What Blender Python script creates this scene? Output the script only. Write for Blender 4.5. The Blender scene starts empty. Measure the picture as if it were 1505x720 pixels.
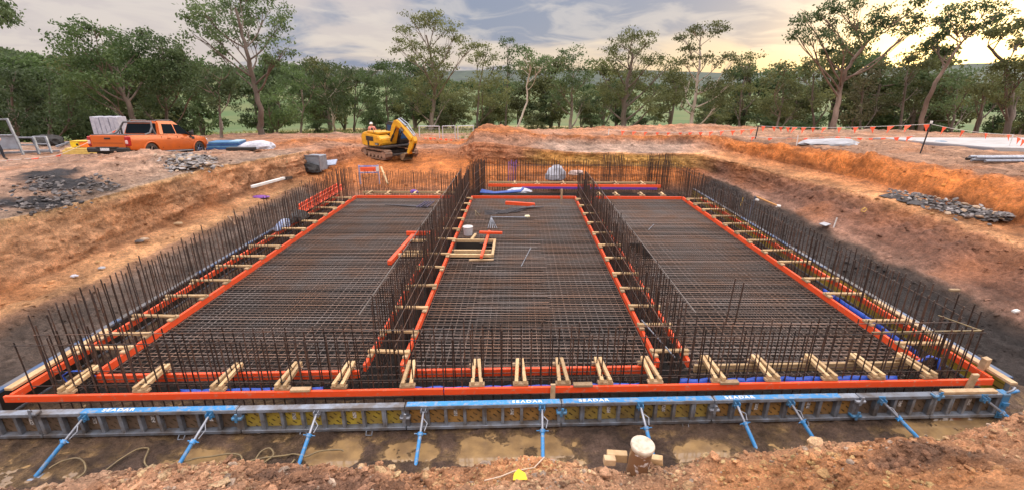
import bpy, bmesh, math, random
import numpy as np
from mathutils import Vector, Matrix, Euler
random.seed(7); RNG = np.random.default_rng(7)
R = math.radians
SC = bpy.context.scene
COL = SC.collection

# ------------------------------------------------------------------ camera
F, PITCH = 680.0, R(19.07)
YAW = math.atan(10*math.cos(PITCH)/F)
CAMH = 5.0
cd = bpy.data.cameras.new('camera'); cam = bpy.data.objects.new('camera', cd); COL.objects.link(cam)
cd.sensor_width = 36; cd.lens = F/1505*36; cd.clip_end = 5000; cd.clip_start = .1
cam.location = (0, 0, CAMH); cam.rotation_euler = (R(90)-PITCH, 0, YAW)
SC.camera = cam

def ray(px, py):
    x = (px-752.5)/F; y = -(py-360)/F
    sp, cp, sy, cy = math.sin(PITCH), math.cos(PITCH), math.sin(YAW), math.cos(YAW)
    return Vector((-sy*cp+cy*x-sy*sp*y, cy*cp+sy*x+cy*sp*y, -sp+cp*y))
def at(px, py, z=0.0):                      # where a sight line meets the level z
    d = ray(px, py); t = (z-CAMH)/d.z
    return Vector((d.x*t, d.y*t, z))
def aty(px, py, Y):                         # where a sight line meets the distance Y
    d = ray(px, py); t = Y/d.y
    return Vector((d.x*t, Y, CAMH+d.z*t))

# ------------------------------------------------------------------ light
SUN_AZ, SUN_EL = R(41), R(8)               # azimuth from +Y towards +X
w = bpy.data.worlds.new('World'); SC.world = w; w.use_nodes = True
nt = w.node_tree; nt.nodes.clear()
def N(t, **k):
    n = nt.nodes.new(t)
    for a, b in k.items(): setattr(n, a, b)
    return n
L = nt.links.new
out = N('ShaderNodeOutputWorld')
sky = N('ShaderNodeTexSky', sky_type='NISHITA', sun_disc=False)
sky.sun_elevation = SUN_EL; sky.sun_rotation = SUN_AZ; sky.dust_density = 2.0
bg1 = N('ShaderNodeBackground'); bg1.inputs[1].default_value = .07; L(sky.outputs[0], bg1.inputs[0])
tc = N('ShaderNodeTexCoord'); sep = N('ShaderNodeSeparateXYZ'); L(tc.outputs['Generated'], sep.inputs[0])
def math_(op, a, b=None, c=None, clamp=False):
    n = N('ShaderNodeMath', operation=op, use_clamp=clamp)
    for i, v in enumerate((a, b, c)):
        if v is None: continue
        if isinstance(v, (int, float)): n.inputs[i].default_value = v
        else: L(v, n.inputs[i])
    return n.outputs[0]
def mixc(f, a, b):
    n = N('ShaderNodeMix', data_type='RGBA')
    for i, v in ((0, f), (6, a), (7, b)):
        if isinstance(v, (int, float)): n.inputs[i].default_value = v
        elif isinstance(v, tuple): n.inputs[i].default_value = (*v, 1)
        else: L(v, n.inputs[i])
    return n.outputs[2]
zc = math_('MAXIMUM', sep.outputs[2], 0.0)
den = math_('ADD', zc, .16)
cx = math_('DIVIDE', sep.outputs[0], den); cy = math_('DIVIDE', sep.outputs[1], den)
cmb = N('ShaderNodeCombineXYZ'); L(cx, cmb.inputs[0]); L(cy, cmb.inputs[1])
def noise_w(scale, detail, off, dist=.4):
    m = N('ShaderNodeMapping'); m.inputs[1].default_value = off; L(cmb.outputs[0], m.inputs[0])
    n = N('ShaderNodeTexNoise'); n.inputs['Scale'].default_value = scale; n.inputs['Detail'].default_value = detail
    n.inputs['Roughness'].default_value = .55; n.inputs['Distortion'].default_value = dist
    L(m.outputs[0], n.inputs[0]); return n.outputs[0]
def smooth(v, a, b):
    n = N('ShaderNodeMapRange', interpolation_type='SMOOTHSTEP'); n.inputs[1].default_value = a; n.inputs[2].default_value = b
    L(v, n.inputs[0]); return n.outputs[0]
n1 = smooth(math_('ADD', noise_w(.62, 8, (5.2, 9.4, 0)), math_('ADD', math_('MULTIPLY', sep.outputs[0], .06), math_('MULTIPLY', math_('MULTIPLY', math_('ADD', sep.outputs[0], .25, clamp=True), math_('SUBTRACT', math_('MINIMUM', zc, math_('SUBTRACT', .40, zc)), .05)), 7.5))), .46, .60)
n2 = smooth(noise_w(2.0, 8, (8.3, 2.2, 0), .8), .44, .62)
gd = Vector((math.sin(SUN_AZ), math.cos(SUN_AZ), .03)).normalized()
dp = N('ShaderNodeVectorMath', operation='DOT_PRODUCT'); L(tc.outputs['Generated'], dp.inputs[0]); dp.inputs[1].default_value = gd
dpc = math_('MAXIMUM', dp.outputs['Value'], 0.0)
g_wide = math_('POWER', dpc, 6.0); g_mid = math_('POWER', dpc, 90.0)
low = math_('POWER', math_('SUBTRACT', 1.0, zc, clamp=True), 14.0)
base = mixc(n1, (.65, .58, .58), (.27, .315, .44))                   # pale overcast, slate blue bands
base = mixc(math_('MULTIPLY', n2, .42), base, (.86, .77, .69))
side = math_('MULTIPLY', math_('ADD', sep.outputs[0], .9, clamp=True), low)
base = mixc(math_('MULTIPLY', math_('MULTIPLY', side, math_('SUBTRACT', 1.0, n1)), .55), base, (.95, .78, .50))
base = mixc(math_('MULTIPLY', math_('MULTIPLY', g_wide, low), math_('SUBTRACT', 1.0, math_('MULTIPLY', n1, .6))), base, (1.12, .80, .34))
add = N('ShaderNodeMix', data_type='RGBA', blend_type='ADD'); add.inputs[0].default_value = 1
gcol = N('ShaderNodeVectorMath', operation='SCALE'); gcol.inputs[0].default_value = (2.6, 1.7, .5); L(g_mid, gcol.inputs['Scale'])
L(base, add.inputs[6]); L(gcol.outputs[0], add.inputs[7])
zen = math_('ADD', .66, math_('MULTIPLY', smooth(zc, .14, .8), 2.6))    # an overcast sky is brightest overhead
bg2 = N('ShaderNodeBackground'); L(add.outputs[2], bg2.inputs[0]); L(zen, bg2.inputs[1])
mx = N('ShaderNodeMixShader'); mx.inputs[0].default_value = .88
L(bg1.outputs[0], mx.inputs[1]); L(bg2.outputs[0], mx.inputs[2]); L(mx.outputs[0], out.inputs[0])

sl = bpy.data.lights.new('sun', 'SUN'); sl.energy = .9; sl.angle = R(18); sl.color = (1, .86, .66)
so = bpy.data.objects.new('sun', sl); COL.objects.link(so)
sd = Vector((math.sin(SUN_AZ)*math.cos(SUN_EL), math.cos(SUN_AZ)*math.cos(SUN_EL), math.sin(SUN_EL)))
so.rotation_euler = (-sd).to_track_quat('-Z', 'Y').to_euler(); so.location = (30, 40, 30)
vs = SC.view_settings; vs.view_transform = 'Standard'; vs.look = 'None'; vs.gamma = 1; vs.exposure = 0.72
SC.cycles.max_bounces = 6; SC.cycles.diffuse_bounces = 3; SC.cycles.glossy_bounces = 2; SC.cycles.transmission_bounces = 4
SC.cycles.transparent_max_bounces = 8; SC.cycles.use_denoising = True

# ------------------------------------------------------------------ materials
MATS = {}
def M(name, c, c2=None, scale=6., rough=.75, metal=0., bump=0., bscale=60., spec=.4, lo=.38, hi=.62, stretch=(1, 1, 1), rough2=None):
    if name in MATS: return MATS[name]
    m = bpy.data.materials.new(name); m.use_nodes = True; t = m.node_tree; b = t.nodes['Principled BSDF']
    b.inputs['Base Color'].default_value = (*c, 1); b.inputs['Roughness'].default_value = rough
    b.inputs['Metallic'].default_value = metal; b.inputs['Specular IOR Level'].default_value = spec
    g = t.nodes.new('ShaderNodeNewGeometry')
    mp = t.nodes.new('ShaderNodeMapping'); mp.inputs[3].default_value = stretch; t.links.new(g.outputs['Position'], mp.inputs[0])
    if c2 is not None:
        n = t.nodes.new('ShaderNodeTexNoise'); n.inputs['Scale'].default_value = scale; n.inputs['Detail'].default_value = 6
        n.inputs['Roughness'].default_value = .62; t.links.new(mp.outputs[0], n.inputs[0])
        mr = t.nodes.new('ShaderNodeMapRange'); mr.inputs[1].default_value = lo; mr.inputs[2].default_value = hi; t.links.new(n.outputs[0], mr.inputs[0])
        mi = t.nodes.new('ShaderNodeMix'); mi.data_type = 'RGBA'; mi.inputs[6].default_value = (*c, 1); mi.inputs[7].default_value = (*c2, 1)
        t.links.new(mr.outputs[0], mi.inputs[0]); t.links.new(mi.outputs[2], b.inputs['Base Color'])
        if rough2 is not None:
            mr2 = t.nodes.new('ShaderNodeMapRange'); mr2.inputs[3].default_value = rough; mr2.inputs[4].default_value = rough2
            t.links.new(mr.outputs[0], mr2.inputs[0]); t.links.new(mr2.outputs[0], b.inputs['Roughness'])
    if bump:
        n = t.nodes.new('ShaderNodeTexNoise'); n.inputs['Scale'].default_value = bscale; n.inputs['Detail'].default_value = 5
        t.links.new(mp.outputs[0], n.inputs[0])
        bp = t.nodes.new('ShaderNodeBump'); bp.inputs['Strength'].default_value = min(1, bump); bp.inputs['Distance'].default_value = .02
        t.links.new(n.outputs[0], bp.inputs['Height']); t.links.new(bp.outputs[0], b.inputs['Normal'])
    MATS[name] = m; return m

rebar_m = M('rebar_steel', (.048, .041, .04), (.10, .058, .04), 7, .5, .4, .4, 120)
matbar_m = M('mat_steel', (.165, .142, .13), (.185, .115, .08), .8, .42, .5, .3, 120)
orange_m = M('orange_paint', (.80, .088, .022), (.52, .26, .17), 13, .5, 0, .2, 40, lo=.57, hi=.72)
pine_m = M('pine', (.62, .45, .25), (.50, .33, .16), 9, .7, 0, .2, 50, stretch=(1, 1, 3))
pine2_m = M('old_pine', (.52, .38, .23), (.40, .27, .15), 9, .75, 0, .2, 50)
galv_m = M('galvanised', (.34, .37, .42), (.22, .24, .28), 5, .45, .55, .2, 60)
galvd_m = M('muddy_galvanised', (.24, .285, .35), (.14, .13, .125), 4, .55, .4, .25, 50)
fwblue_m = M('blue_paint', (.04, .23, .52), (.24, .29, .35), 13, .45, .1, .2, 60, lo=.5, hi=.66)
bluesteel_m = M('blue_steel', (.04, .22, .46), (.11, .20, .30), 8, .45, .2, .2, 60)
white_m = M('white_plastic', (.72, .72, .70), (.60, .58, .54), 4, .5)
yellow_m = M('yellow_plastic', (.80, .58, .02), (.7, .48, .03), 6, .5)
black_m = M('black_rubber', (.015, .015, .016), (.03, .028, .026), 8, .6)
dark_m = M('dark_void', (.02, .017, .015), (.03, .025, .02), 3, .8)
bluefilm_m = M('blue_film', (.02, .07, .40), (.03, .10, .50), 6, .35)
purple_m = M('purple_pvc', (.16, .06, .34), (.12, .05, .28), 6, .4)
hose_m = M('yellow_hose', (.22, .165, .08), (.14, .11, .065), 9, .55)
pvc_m = M('pvc', (.52, .47, .38), (.36, .25, .17), 14, .5, lo=.46, hi=.68)
exyellow_m = M('machine_yellow', (.72, .38, .02), (.58, .29, .025), 3, .4, 0, .1, 30)
exblack_m = M('machine_black', (.018, .018, .02), (.05, .04, .035), 4, .5)
trackm = M('track_steel', (.16, .11, .085), (.28, .16, .10), 5, .6, .3, .4, 30)
glass_m = M('tinted_glass', (.012, .016, .02), None, 1, .08, 0, spec=.0)
bluegl_m = M('blue_glass', (.02, .06, .14), None, 1, .1, 0, spec=.25)
paint_m = M('truck_orange', (.56, .115, .012), (.48, .10, .015), 2, .32, .1, spec=.4)
chrome_m = M('alloy', (.55, .56, .58), None, 1, .25, .9)
red_m = M('red_lens', (.35, .015, .015), None, 1, .15)
tyre_m = M('tyre', (.02, .02, .02), (.07, .05, .04), 8, .8)
flag_m = M('orange_flag', (.90, .13, .045), (.8, .10, .04), 6, .6)
rope_m = M('white_rope', (.7, .68, .64), None, 1, .7)
conc_m = M('concrete', (.40, .395, .40), (.32, .315, .31), 1.5, .8, 0, .2, 30)
tarp_m = M('grey_tarp', (.36, .38, .41), (.26, .27, .29), 2, .55, 0, .3, 8)
bag_m = M('white_bag', (.52, .54, .60), (.40, .42, .48), 5, .55, 0, .5, 10)
skin_m = M('skin', (.52, .30, .20), None, 1, .6)
hivis_m = M('hivis', (.62, .85, .05), None, 1, .6)
navy_m = M('navy_cloth', (.02, .022, .03), None, 1, .8)
pink_m = M('faded_orange_cloth', (.75, .30, .24), None, 1, .8)
boot_m = M('boot', (.05, .035, .025), None, 1, .7)
rock_m = M('grey_rock', (.30, .285, .28), (.14, .13, .125), 3.5, .85, 0, .5, 25)
rock2_m = M('tan_rock', (.40, .30, .21), (.27, .19, .13), 5, .85, 0, .5, 25)
slate_m = M('dark_shale', (.06, .057, .06), (.11, .098, .092), 4, .7, 0, .5, 25)
clod_m = M('clod', (.30, .155, .095), (.40, .24, .16), 2.2, .9, 0, .4, 50)
clodd_m = M('damp_clod', (.085, .06, .05), (.14, .09, .065), 3, .8, 0, .4, 50)
bark_m = M('pale_bark', (.26, .21, .17), (.12, .095, .075), 1.6, .85, 0, .5, 12, stretch=(1, 1, .3))
barkd_m = M('dark_bark', (.10, .08, .065), (.17, .135, .11), 2, .9, 0, .6, 12, stretch=(1, 1, .3))
barkw_m = M('white_bark', (.52, .46, .40), (.36, .29, .23), 1.4, .8, 0, .4, 12, stretch=(1, 1, .3))

def vary(m, lo, hi):                                  # each piece its own tone
    t = m.node_tree; b = t.nodes['Principled BSDF']; src = b.inputs['Base Color'].links[0].from_socket
    oi = t.nodes.new('ShaderNodeObjectInfo'); mr = t.nodes.new('ShaderNodeMapRange'); mr.inputs[3].default_value = lo; mr.inputs[4].default_value = hi
    t.links.new(oi.outputs['Random'], mr.inputs[0]); sc = t.nodes.new('ShaderNodeVectorMath'); sc.operation = 'SCALE'
    t.links.new(src, sc.inputs[0]); t.links.new(mr.outputs[0], sc.inputs['Scale']); t.links.new(sc.outputs[0], b.inputs['Base Color'])
for m_, a_, b_ in ((pine_m, .66, 1.12), (pine2_m, .6, 1.1), (rebar_m, .55, 1.7), (matbar_m, .5, 1.45), (galvd_m, .75, 1.2), (galv_m, .75, 1.1), (rock_m, .55, 1.5), (slate_m, .6, 1.6), (orange_m, .86, 1.06), (fwblue_m, .8, 1.15)): vary(m_, a_, b_)
def leaf_mat(name, c, c2):
    m = M(name, c, c2, .55, .55, 0, spec=.3); vary(m, .68, 1.35)
    t = m.node_tree; b = t.nodes['Principled BSDF']; o = t.nodes['Material Output']
    tr = t.nodes.new('ShaderNodeBsdfTranslucent'); mix = t.nodes.new('ShaderNodeMixShader'); mix.inputs[0].default_value = .45
    src = b.inputs['Base Color'].links[0].from_socket
    t.links.new(src, tr.inputs[0]); t.links.new(b.outputs[0], mix.inputs[1]); t.links.new(tr.outputs[0], mix.inputs[2]); t.links.new(mix.outputs[0], o.inputs[0])
    return m
leafA = leaf_mat('gum_leaf', (.115, .165, .068), (.058, .092, .04))
leafB = leaf_mat('olive_leaf', (.155, .172, .064), (.082, .098, .04))
leafC = leaf_mat('bright_leaf', (.13, .20, .068), (.07, .12, .044))
leafD = leaf_mat('dry_leaf', (.16, .15, .072), (.088, .088, .045))

# ------------------------------------------------------------------ mesh helpers
def link(name, me, mats, parent=None):
    o = bpy.data.objects.new(name, me); COL.objects.link(o)
    if me is not None and mats is not None and not me.materials:
        for m in (mats if isinstance(mats, (list, tuple)) else [mats]): me.materials.append(m)
    if parent: o.parent = parent
    return o
def tag(o, label=None, cat=None, group=None, kind=None):
    if label: o['label'] = label
    if cat: o['category'] = cat
    if group: o['group'] = group
    if kind or cat: o['kind'] = kind or 'thing'
    return o
def empty(name, loc=(0, 0, 0), rz=0, label=None, cat=None, group=None):
    o = bpy.data.objects.new(name, None); COL.objects.link(o); o.empty_display_size = .1
    o.location = loc; o.rotation_euler = (0, 0, rz); return tag(o, label, cat, group)
def copy_tree(o, parent=None):
    c = o.copy(); COL.objects.link(c)
    if parent: c.parent = parent
    for ch in list(o.children): copy_tree(ch, c)
    return c
def ordn(i):
    names = 'first second third fourth fifth sixth seventh eighth ninth tenth eleventh twelfth thirteenth fourteenth fifteenth sixteenth seventeenth eighteenth nineteenth twentieth'.split()
    return names[i] if i < len(names) else str(i+1)+'th'

class MB:
    def __init__(s): s.v = []; s.f = []; s.mi = []; s.sm = []
    def add(s, vs, fs, mi=0, smooth=False):
        b = len(s.v); s.v += [tuple(v) for v in vs]
        for f in fs: s.f.append(tuple(i+b for i in f)); s.mi.append(mi); s.sm.append(smooth)
        return s
    def box(s, c, d, rot=None, mi=0, ch=0.0):
        x, y, z = d[0]/2, d[1]/2, d[2]/2
        if ch <= 0:
            vs = [Vector((a*x, b*y, e*z)) for a in (-1, 1) for b in (-1, 1) for e in (-1, 1)]
            fs = [(0, 1, 3, 2), (4, 6, 7, 5), (0, 4, 5, 1), (2, 3, 7, 6), (0, 2, 6, 4), (1, 5, 7, 3)]
        else:
            ch = min(ch, x*.45, y*.45, z*.45)
            bm = bmesh.new(); bmesh.ops.create_cube(bm, size=1)
            for v in bm.verts: v.co = Vector((v.co.x*2*x, v.co.y*2*y, v.co.z*2*z))
            bmesh.ops.bevel(bm, geom=bm.edges[:], offset=ch, segments=1, affect='EDGES')
            vs = [v.co.copy() for v in bm.verts]; fs = [tuple(v.index for v in f.verts) for f in bm.faces]; bm.free()
        if rot is not None:
            r = rot if isinstance(rot, Matrix) else Euler(rot).to_matrix()
            vs = [r @ v for v in vs]
        return s.add([v+Vector(c) for v in vs], fs, mi)
    def bar(s, p, q, wd, ht, up=(0, 0, 1), mi=0, ch=0.0):
        p, q = Vector(p), Vector(q); d = q-p; l = d.length; d.normalize(); u = Vector(up)
        side = u.cross(d)
        if side.length < 1e-4: side = Vector((1, 0, 0)).cross(d)
        side.normalize(); u2 = d.cross(side)
        r = Matrix((d, side, u2)).transposed()
        return s.box((p+q)/2, (l, wd, ht), r, mi, ch)
    def tube(s, pts, rad, n=8, mi=0, cap=True, smooth=True):
        pts = [Vector(p) for p in pts]; k = len(pts)
        rads = rad if isinstance(rad, (list, tuple)) else [rad]*k
        ring = []; prev = None
        for i, p in enumerate(pts):
            d = (pts[min(i+1, k-1)]-pts[max(i-1, 0)]).normalized()
            if prev is None:
                a = d.cross(Vector((0, 0, 1)))
                if a.length < 1e-3: a = d.cross(Vector((1, 0, 0)))
            else: a = prev-d*prev.dot(d)
            a.normalize(); b = d.cross(a); prev = a
            ring += [p+(a*math.cos(2*math.pi*j/n)+b*math.sin(2*math.pi*j/n))*rads[i] for j in range(n)]
        fs = [(i*n+j, i*n+(j+1) % n, (i+1)*n+(j+1) % n, (i+1)*n+j) for i in range(k-1) for j in range(n)]
        s.add(ring, fs, mi, smooth)
        if cap: s.add(ring[:n], [tuple(range(n))][::-1], mi); s.add(ring[-n:], [tuple(range(n))], mi)
        return s
    def cyl(s, p, q, r, n=12, mi=0, smooth=True): return s.tube([p, q], r, n, mi, True, smooth)
    def disc_prism(s, poly, axis, a, b, mi=0):
        """extrude a 2D polygon (list of 2-tuples) along axis 'x','y' or 'z' from a to b"""
        def P(u, v, t): return {'x': (t, u, v), 'y': (u, t, v), 'z': (u, v, t)}[axis]
        n = len(poly); vs = [P(u, v, a) for u, v in poly]+[P(u, v, b) for u, v in poly]
        fs = [tuple(range(n))[::-1], tuple(range(n, 2*n))]+[(i, (i+1) % n, n+(i+1) % n, n+i) for i in range(n)]
        return s.add(vs, fs, mi)
    def build(s, name, mats, parent=None, bevel=0.0, recalc=True):
        me = bpy.data.meshes.new(name); me.from_pydata(s.v, [], s.f)
        me.polygons.foreach_set('material_index', s.mi); me.polygons.foreach_set('use_smooth', s.sm)
        if recalc or bevel:
            bm = bmesh.new(); bm.from_mesh(me)
            if bevel:
                bmesh.ops.remove_doubles(bm, verts=bm.verts[:], dist=1e-5)
                bmesh.ops.bevel(bm, geom=[e for e in bm.edges if len(e.link_faces) == 2 and e.calc_face_angle(0) > .5], offset=bevel, segments=2, affect='EDGES', clamp_overlap=True)
            bmesh.ops.recalc_face_normals(bm, faces=bm.faces[:]); bm.to_mesh(me); bm.free()
        return link(name, me, mats, parent)

def np_mesh(name, V, Fq, mats, parent=None, mi=None, smooth=False):
    """V (n,3), Fq (m,k) -> mesh object, quickly"""
    me = bpy.data.meshes.new(name); V = np.asarray(V, np.float32); Fq = np.asarray(Fq, np.int32)
    me.vertices.add(len(V)); me.vertices.foreach_set('co', V.ravel())
    m, k = Fq.shape
    me.loops.add(m*k); me.loops.foreach_set('vertex_index', Fq.ravel())
    me.polygons.add(m); me.polygons.foreach_set('loop_start', np.arange(0, m*k, k, dtype=np.int32))
    me.update(calc_edges=True)
    if mi is not None: me.polygons.foreach_set('material_index', np.asarray(mi, np.int32))
    me.polygons.foreach_set('use_smooth', np.full(m, smooth))
    return link(name, me, mats, parent)

_tab = RNG.random(65536)
def vnoise(P):
    P = np.asarray(P, float); I = np.floor(P).astype(np.int64); f = P-I; u = f*f*(3-2*f); r = 0
    for a in (0, 1):
        for b in (0, 1):
            for c in (0, 1):
                h = ((I[:, 0]+a)*73856093 ^ (I[:, 1]+b)*19349663 ^ (I[:, 2]+c)*83492791) & 65535
                wgt = (u[:, 0] if a else 1-u[:, 0])*(u[:, 1] if b else 1-u[:, 1])*(u[:, 2] if c else 1-u[:, 2])
                r = r+wgt*_tab[h]
    return r*2-1
def fbm(P, scale=1., octs=4, gain=.5):
    P = np.asarray(P, float)*scale; a = 1; r = 0; t = 0
    for o in range(octs): r = r+a*vnoise(P+17.3*o); t += a; a *= gain; P = P*2.03
    return r/t

# ------------------------------------------------------------------ soil
def soil_material():
    m = bpy.data.materials.new('soil'); m.use_nodes = True; t = m.node_tree; b = t.nodes['Principled BSDF']
    A = t.nodes.new('ShaderNodeAttribute'); A.attribute_name = 'soil'
    g = t.nodes.new('ShaderNodeNewGeometry')
    def nz(s, d, r=.6):
        n = t.nodes.new('ShaderNodeTexNoise'); n.inputs['Scale'].default_value = s; n.inputs['Detail'].default_value = d; n.inputs['Roughness'].default_value = r
        t.links.new(g.outputs['Position'], n.inputs[0]); return n.outputs[0]
    def rng(v, a, b_, c, d):
        n = t.nodes.new('ShaderNodeMapRange'); 
        for i, q in enumerate((a, b_, c, d)): n.inputs[i+1].default_value = q
        t.links.new(v, n.inputs[0]); return n.outputs[0]
    def mul(a, b_):
        n = t.nodes.new('ShaderNodeMath'); n.operation = 'MULTIPLY'; t.links.new(a, n.inputs[0]); t.links.new(b_, n.inputs[1]); return n.outputs[0]
    f = mul(mul(rng(nz(1.3, 8), .3, .7, .62, 1.42), rng(nz(9, 6, .7), .3, .7, .56, 1.48)), rng(nz(48, 4, .7), .3, .7, .62, 1.42))
    sc = t.nodes.new('ShaderNodeVectorMath'); sc.operation = 'SCALE'; t.links.new(A.outputs['Color'], sc.inputs[0]); t.links.new(f, sc.inputs['Scale'])
    # paler, drier crumbs
    mi = t.nodes.new('ShaderNodeMix'); mi.data_type = 'RGBA'; mi.inputs[7].default_value = (.46, .33, .25, 1)
    v = t.nodes.new('ShaderNodeTexVoronoi'); v.inputs['Scale'].default_value = 22; t.links.new(g.outputs['Position'], v.inputs[0])
    cr = mul(rng(v.outputs['Distance'], .12, .22, 1, 0), rng(nz(2.2, 3), .5, .62, 0, .55)); cr2 = mul(cr, rng(A.outputs['Alpha'], 0, .6, 1, 0))
    t.links.new(cr2, mi.inputs[0]); t.links.new(sc.outputs[0], mi.inputs[6]); t.links.new(mi.outputs[2], b.inputs['Base Color'])
    t.links.new(rng(A.outputs['Alpha'], 0, 1, .92, .42), b.inputs['Roughness']); b.inputs['Specular IOR Level'].default_value = .35
    ad = t.nodes.new('ShaderNodeMath'); ad.operation = 'MULTIPLY_ADD'; t.links.new(nz(14, 8, .7), ad.inputs[0]); ad.inputs[1].default_value = 2.2; t.links.new(nz(70, 4, .7), ad.inputs[2])
    bp = t.nodes.new('ShaderNodeBump'); bp.inputs['Strength'].default_value = .85; bp.inputs['Distance'].default_value = .11
    t.links.new(ad.outputs[0], bp.inputs['Height']); t.links.new(bp.outputs[0], b.inputs['Normal'])
    return m
soil_m = soil_material()
C_DARK, C_DARK2 = np.array((.034, .026, .023)), np.array((.085, .056, .041))
C_BROWN, C_ORANGE = np.array((.30, .132, .066)), np.array((.60, .205, .052))
C_TAN, C_GREY, C_PINK = np.array((.64, .335, .165)), np.array((.43, .295, .22)), np.array((.46, .245, .15))
C_OCHRE = np.array((.56, .31, .085))

def set_soil(o, col, wet):
    a = o.data.attributes.new('soil', 'FLOAT_COLOR', 'POINT')
    a.data.foreach_set('color', np.column_stack([col, wet]).astype(np.float32).ravel())

# rings round the pit, from the foot of the formwork outwards; stations run left front -> back -> right front
LY = [-3, 6, 9.8, 12.8, 17, 21]
ring = []
def rg(left, back, right): ring.append([(x, y, z) for x, y, z in left+back+right])
rg([(-8.9, y, -.63) for y in LY]+[(-8.9, 22.4, -.63)], [(-8.5, 22.7, -.63), (-6, 22.7, -.63), (-3.4, 22.8, -.63), (-2.3, 25.0, -.63), (3.3, 25.0, -.63), (8.8, 25.0, -.63)],
   [(8.8, y, -.63) for y in (23, 20, 17, 14, 11, 7, -3)])
rg([(-9.75, y, -.6) for y in LY]+[(-9.8, 23.3, -.55)], [(-8.8, 23.5, -.5), (-6, 23.5, -.45), (-3.4, 23.6, -.45), (-2.3, 25.4, -.4), (3.3, 25.5, -.4), (9.6, 25.5, -.4)],
   [(9.6, y, -.6) for y in (23.5, 20, 17, 14, 11, 7, -3)])
rg([(-11.15, y, .10) for y in LY]+[(-11.1, 24.5, .12)], [(-9.6, 26, .15), (-6, 26, .1), (-3.6, 26, .1), (-2.2, 26.3, .2), (3.4, 26.4, .35), (10.2, 26.2, .25)],
   [(10.9, 23.7, -.05)]+[(10.85, y, -.22) for y in (20, 17, 14, 11, 7, -3)])
rg([(-12.7, -3, .3), (-12.7, 6, .3), (-12.55, 10.2, .25), (-12.45, 12.8, .25), (-12.7, 17.2, .22), (-12.35, 21.3, .25), (-11.75, 25.4, .33)],
   [(-10.4, 29.5, .5), (-6, 30.5, .55), (-3.9, 30, .55), (-2.45, 28, .5), (3.5, 26.8, .52), (10.4, 26.5, .48)],
   [(11.8, 24.1, .25), (12.1, 20, .35), (12.2, 17, .35), (12.3, 14, .35), (12.3, 11.3, .35), (12.3, 7, .35), (12.3, -3, .35)])
rg([(-13.2, -3, 1.75), (-13.2, 6, 1.75), (-13.1, 10.9, 1.78), (-12.75, 13.1, 1.78), (-12.95, 18, 1.68), (-12.5, 22.2, 1.62), (-11.9, 26, 1.45)],
   [(-11.2, 31, 1.05), (-6.5, 33, .72), (-4.3, 33, .72), (-2.6, 28.5, 1.7), (3.5, 27.1, 1.28), (10.4, 26.9, 1.25)],
   [(12.0, 24.2, 1.03), (13.3, 19.5, 1.0), (13.5, 16.8, 1.0), (13.6, 14, 1.0), (13.5, 11.5, 1.0), (13.4, 7, 1.0), (13.4, -3, 1.)])
rg([(-14, -3, 1.85), (-14, 6, 1.85), (-13.9, 11.2, 1.86), (-13.6, 13.6, 1.86), (-13.8, 18, 1.76), (-13.4, 22.6, 1.68), (-12.9, 26.6, 1.48)],
   [(-12.6, 32, 1.1), (-6.5, 36, .66), (-4.4, 36, .64), (-2.7, 29.3, 1.8), (3.7, 29.2, 1.5), (11.5, 29.2, 1.5)],
   [(13.3, 25.8, 1.2), (14.8, 20.4, 1.12), (15.1, 17, 1.12), (15.1, 14.2, 1.08), (15, 11.5, 1.08), (15, 7, 1.08), (15, -3, 1.08)])
rg([(-16.5, -3, 1.9), (-16.5, 6, 1.9), (-16.5, 12, 1.92), (-16.5, 16, 1.95), (-16.4, 20, 1.86), (-15.8, 23.6, 1.66), (-15, 28, 1.36)],
   [(-14.5, 34, 1.1), (-6.5, 40, .35), (-4.5, 40, .3), (-2.9, 31.5, 2.1), (4, 30.3, 1.9), (12.2, 29.9, 1.92)],
   [(13.9, 26.4, 1.92), (15.8, 20.8, 2.0), (16.9, 17.6, 2.0), (17, 14.5, 2.0), (17, 11.5, 2), (17, 7, 2), (17, -3, 2)])
rg([(-23, -3, 1.8), (-23, 6, 1.8), (-23, 13, 1.8), (-23, 17, 1.8), (-22, 21.8, 1.76), (-20, 25, 1.5), (-18, 29, 1.3)],
   [(-17, 37, 1.1), (-6.5, 46, .1), (-4.8, 46, .05), (-3, 36, 1.75), (5, 36, 1.8), (14, 35.5, 2.0)],
   [(18, 29, 2.2), (20, 22.5, 2.1), (21, 18, 2.1), (21, 14.5, 2.1), (21, 11.5, 2.1), (21, 7, 2.1), (21, -3, 2.1)])
rg([(-38, -3, 1.7), (-38, 6, 1.7), (-38, 15, 1.7), (-38, 21, 1.6), (-36, 27, 1.5), (-32, 31, 1.35), (-28, 35, 1.25)],
   [(-25, 42, .9), (-6.5, 52, -.1), (-5.2, 52, -.1), (-3, 46, .3), (5, 46, .3), (18, 46, .8)],
   [(30, 40, 1.4), (40, 30, 1.7), (42, 22, 1.8), (42, 15.5, 1.8), (42, 11.5, 1.8), (42, 7, 1.8), (42, -3, 1.8)])
rg([(-70, -3, -2), (-70, 8, -2), (-70, 22, -2), (-65, 34, -2), (-60, 42, -2), (-52, 46, -2), (-45, 52, -2)],
   [(-38, 62, -2), (-6.5, 70, -3), (-5, 70, -3), (-3, 66, -3), (6, 66, -3), (24, 66, -2.5)],
   [(50, 58, -2), (70, 45, -2), (75, 30, -2), (75, 17, -2), (75, 11.5, -2), (75, 7, -2), (75, -3, -2)])
RG = np.array(ring)                                   # rings x stations x 3
nst = RG.shape[1]
ds = [0]
for i in range(1, nst): ds.append(ds[-1]+np.linalg.norm(RG[4, i]-RG[4, i-1]))
ds = np.array(ds)
NS = 900
ss = np.linspace(0, ds[-1], NS)
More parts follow.
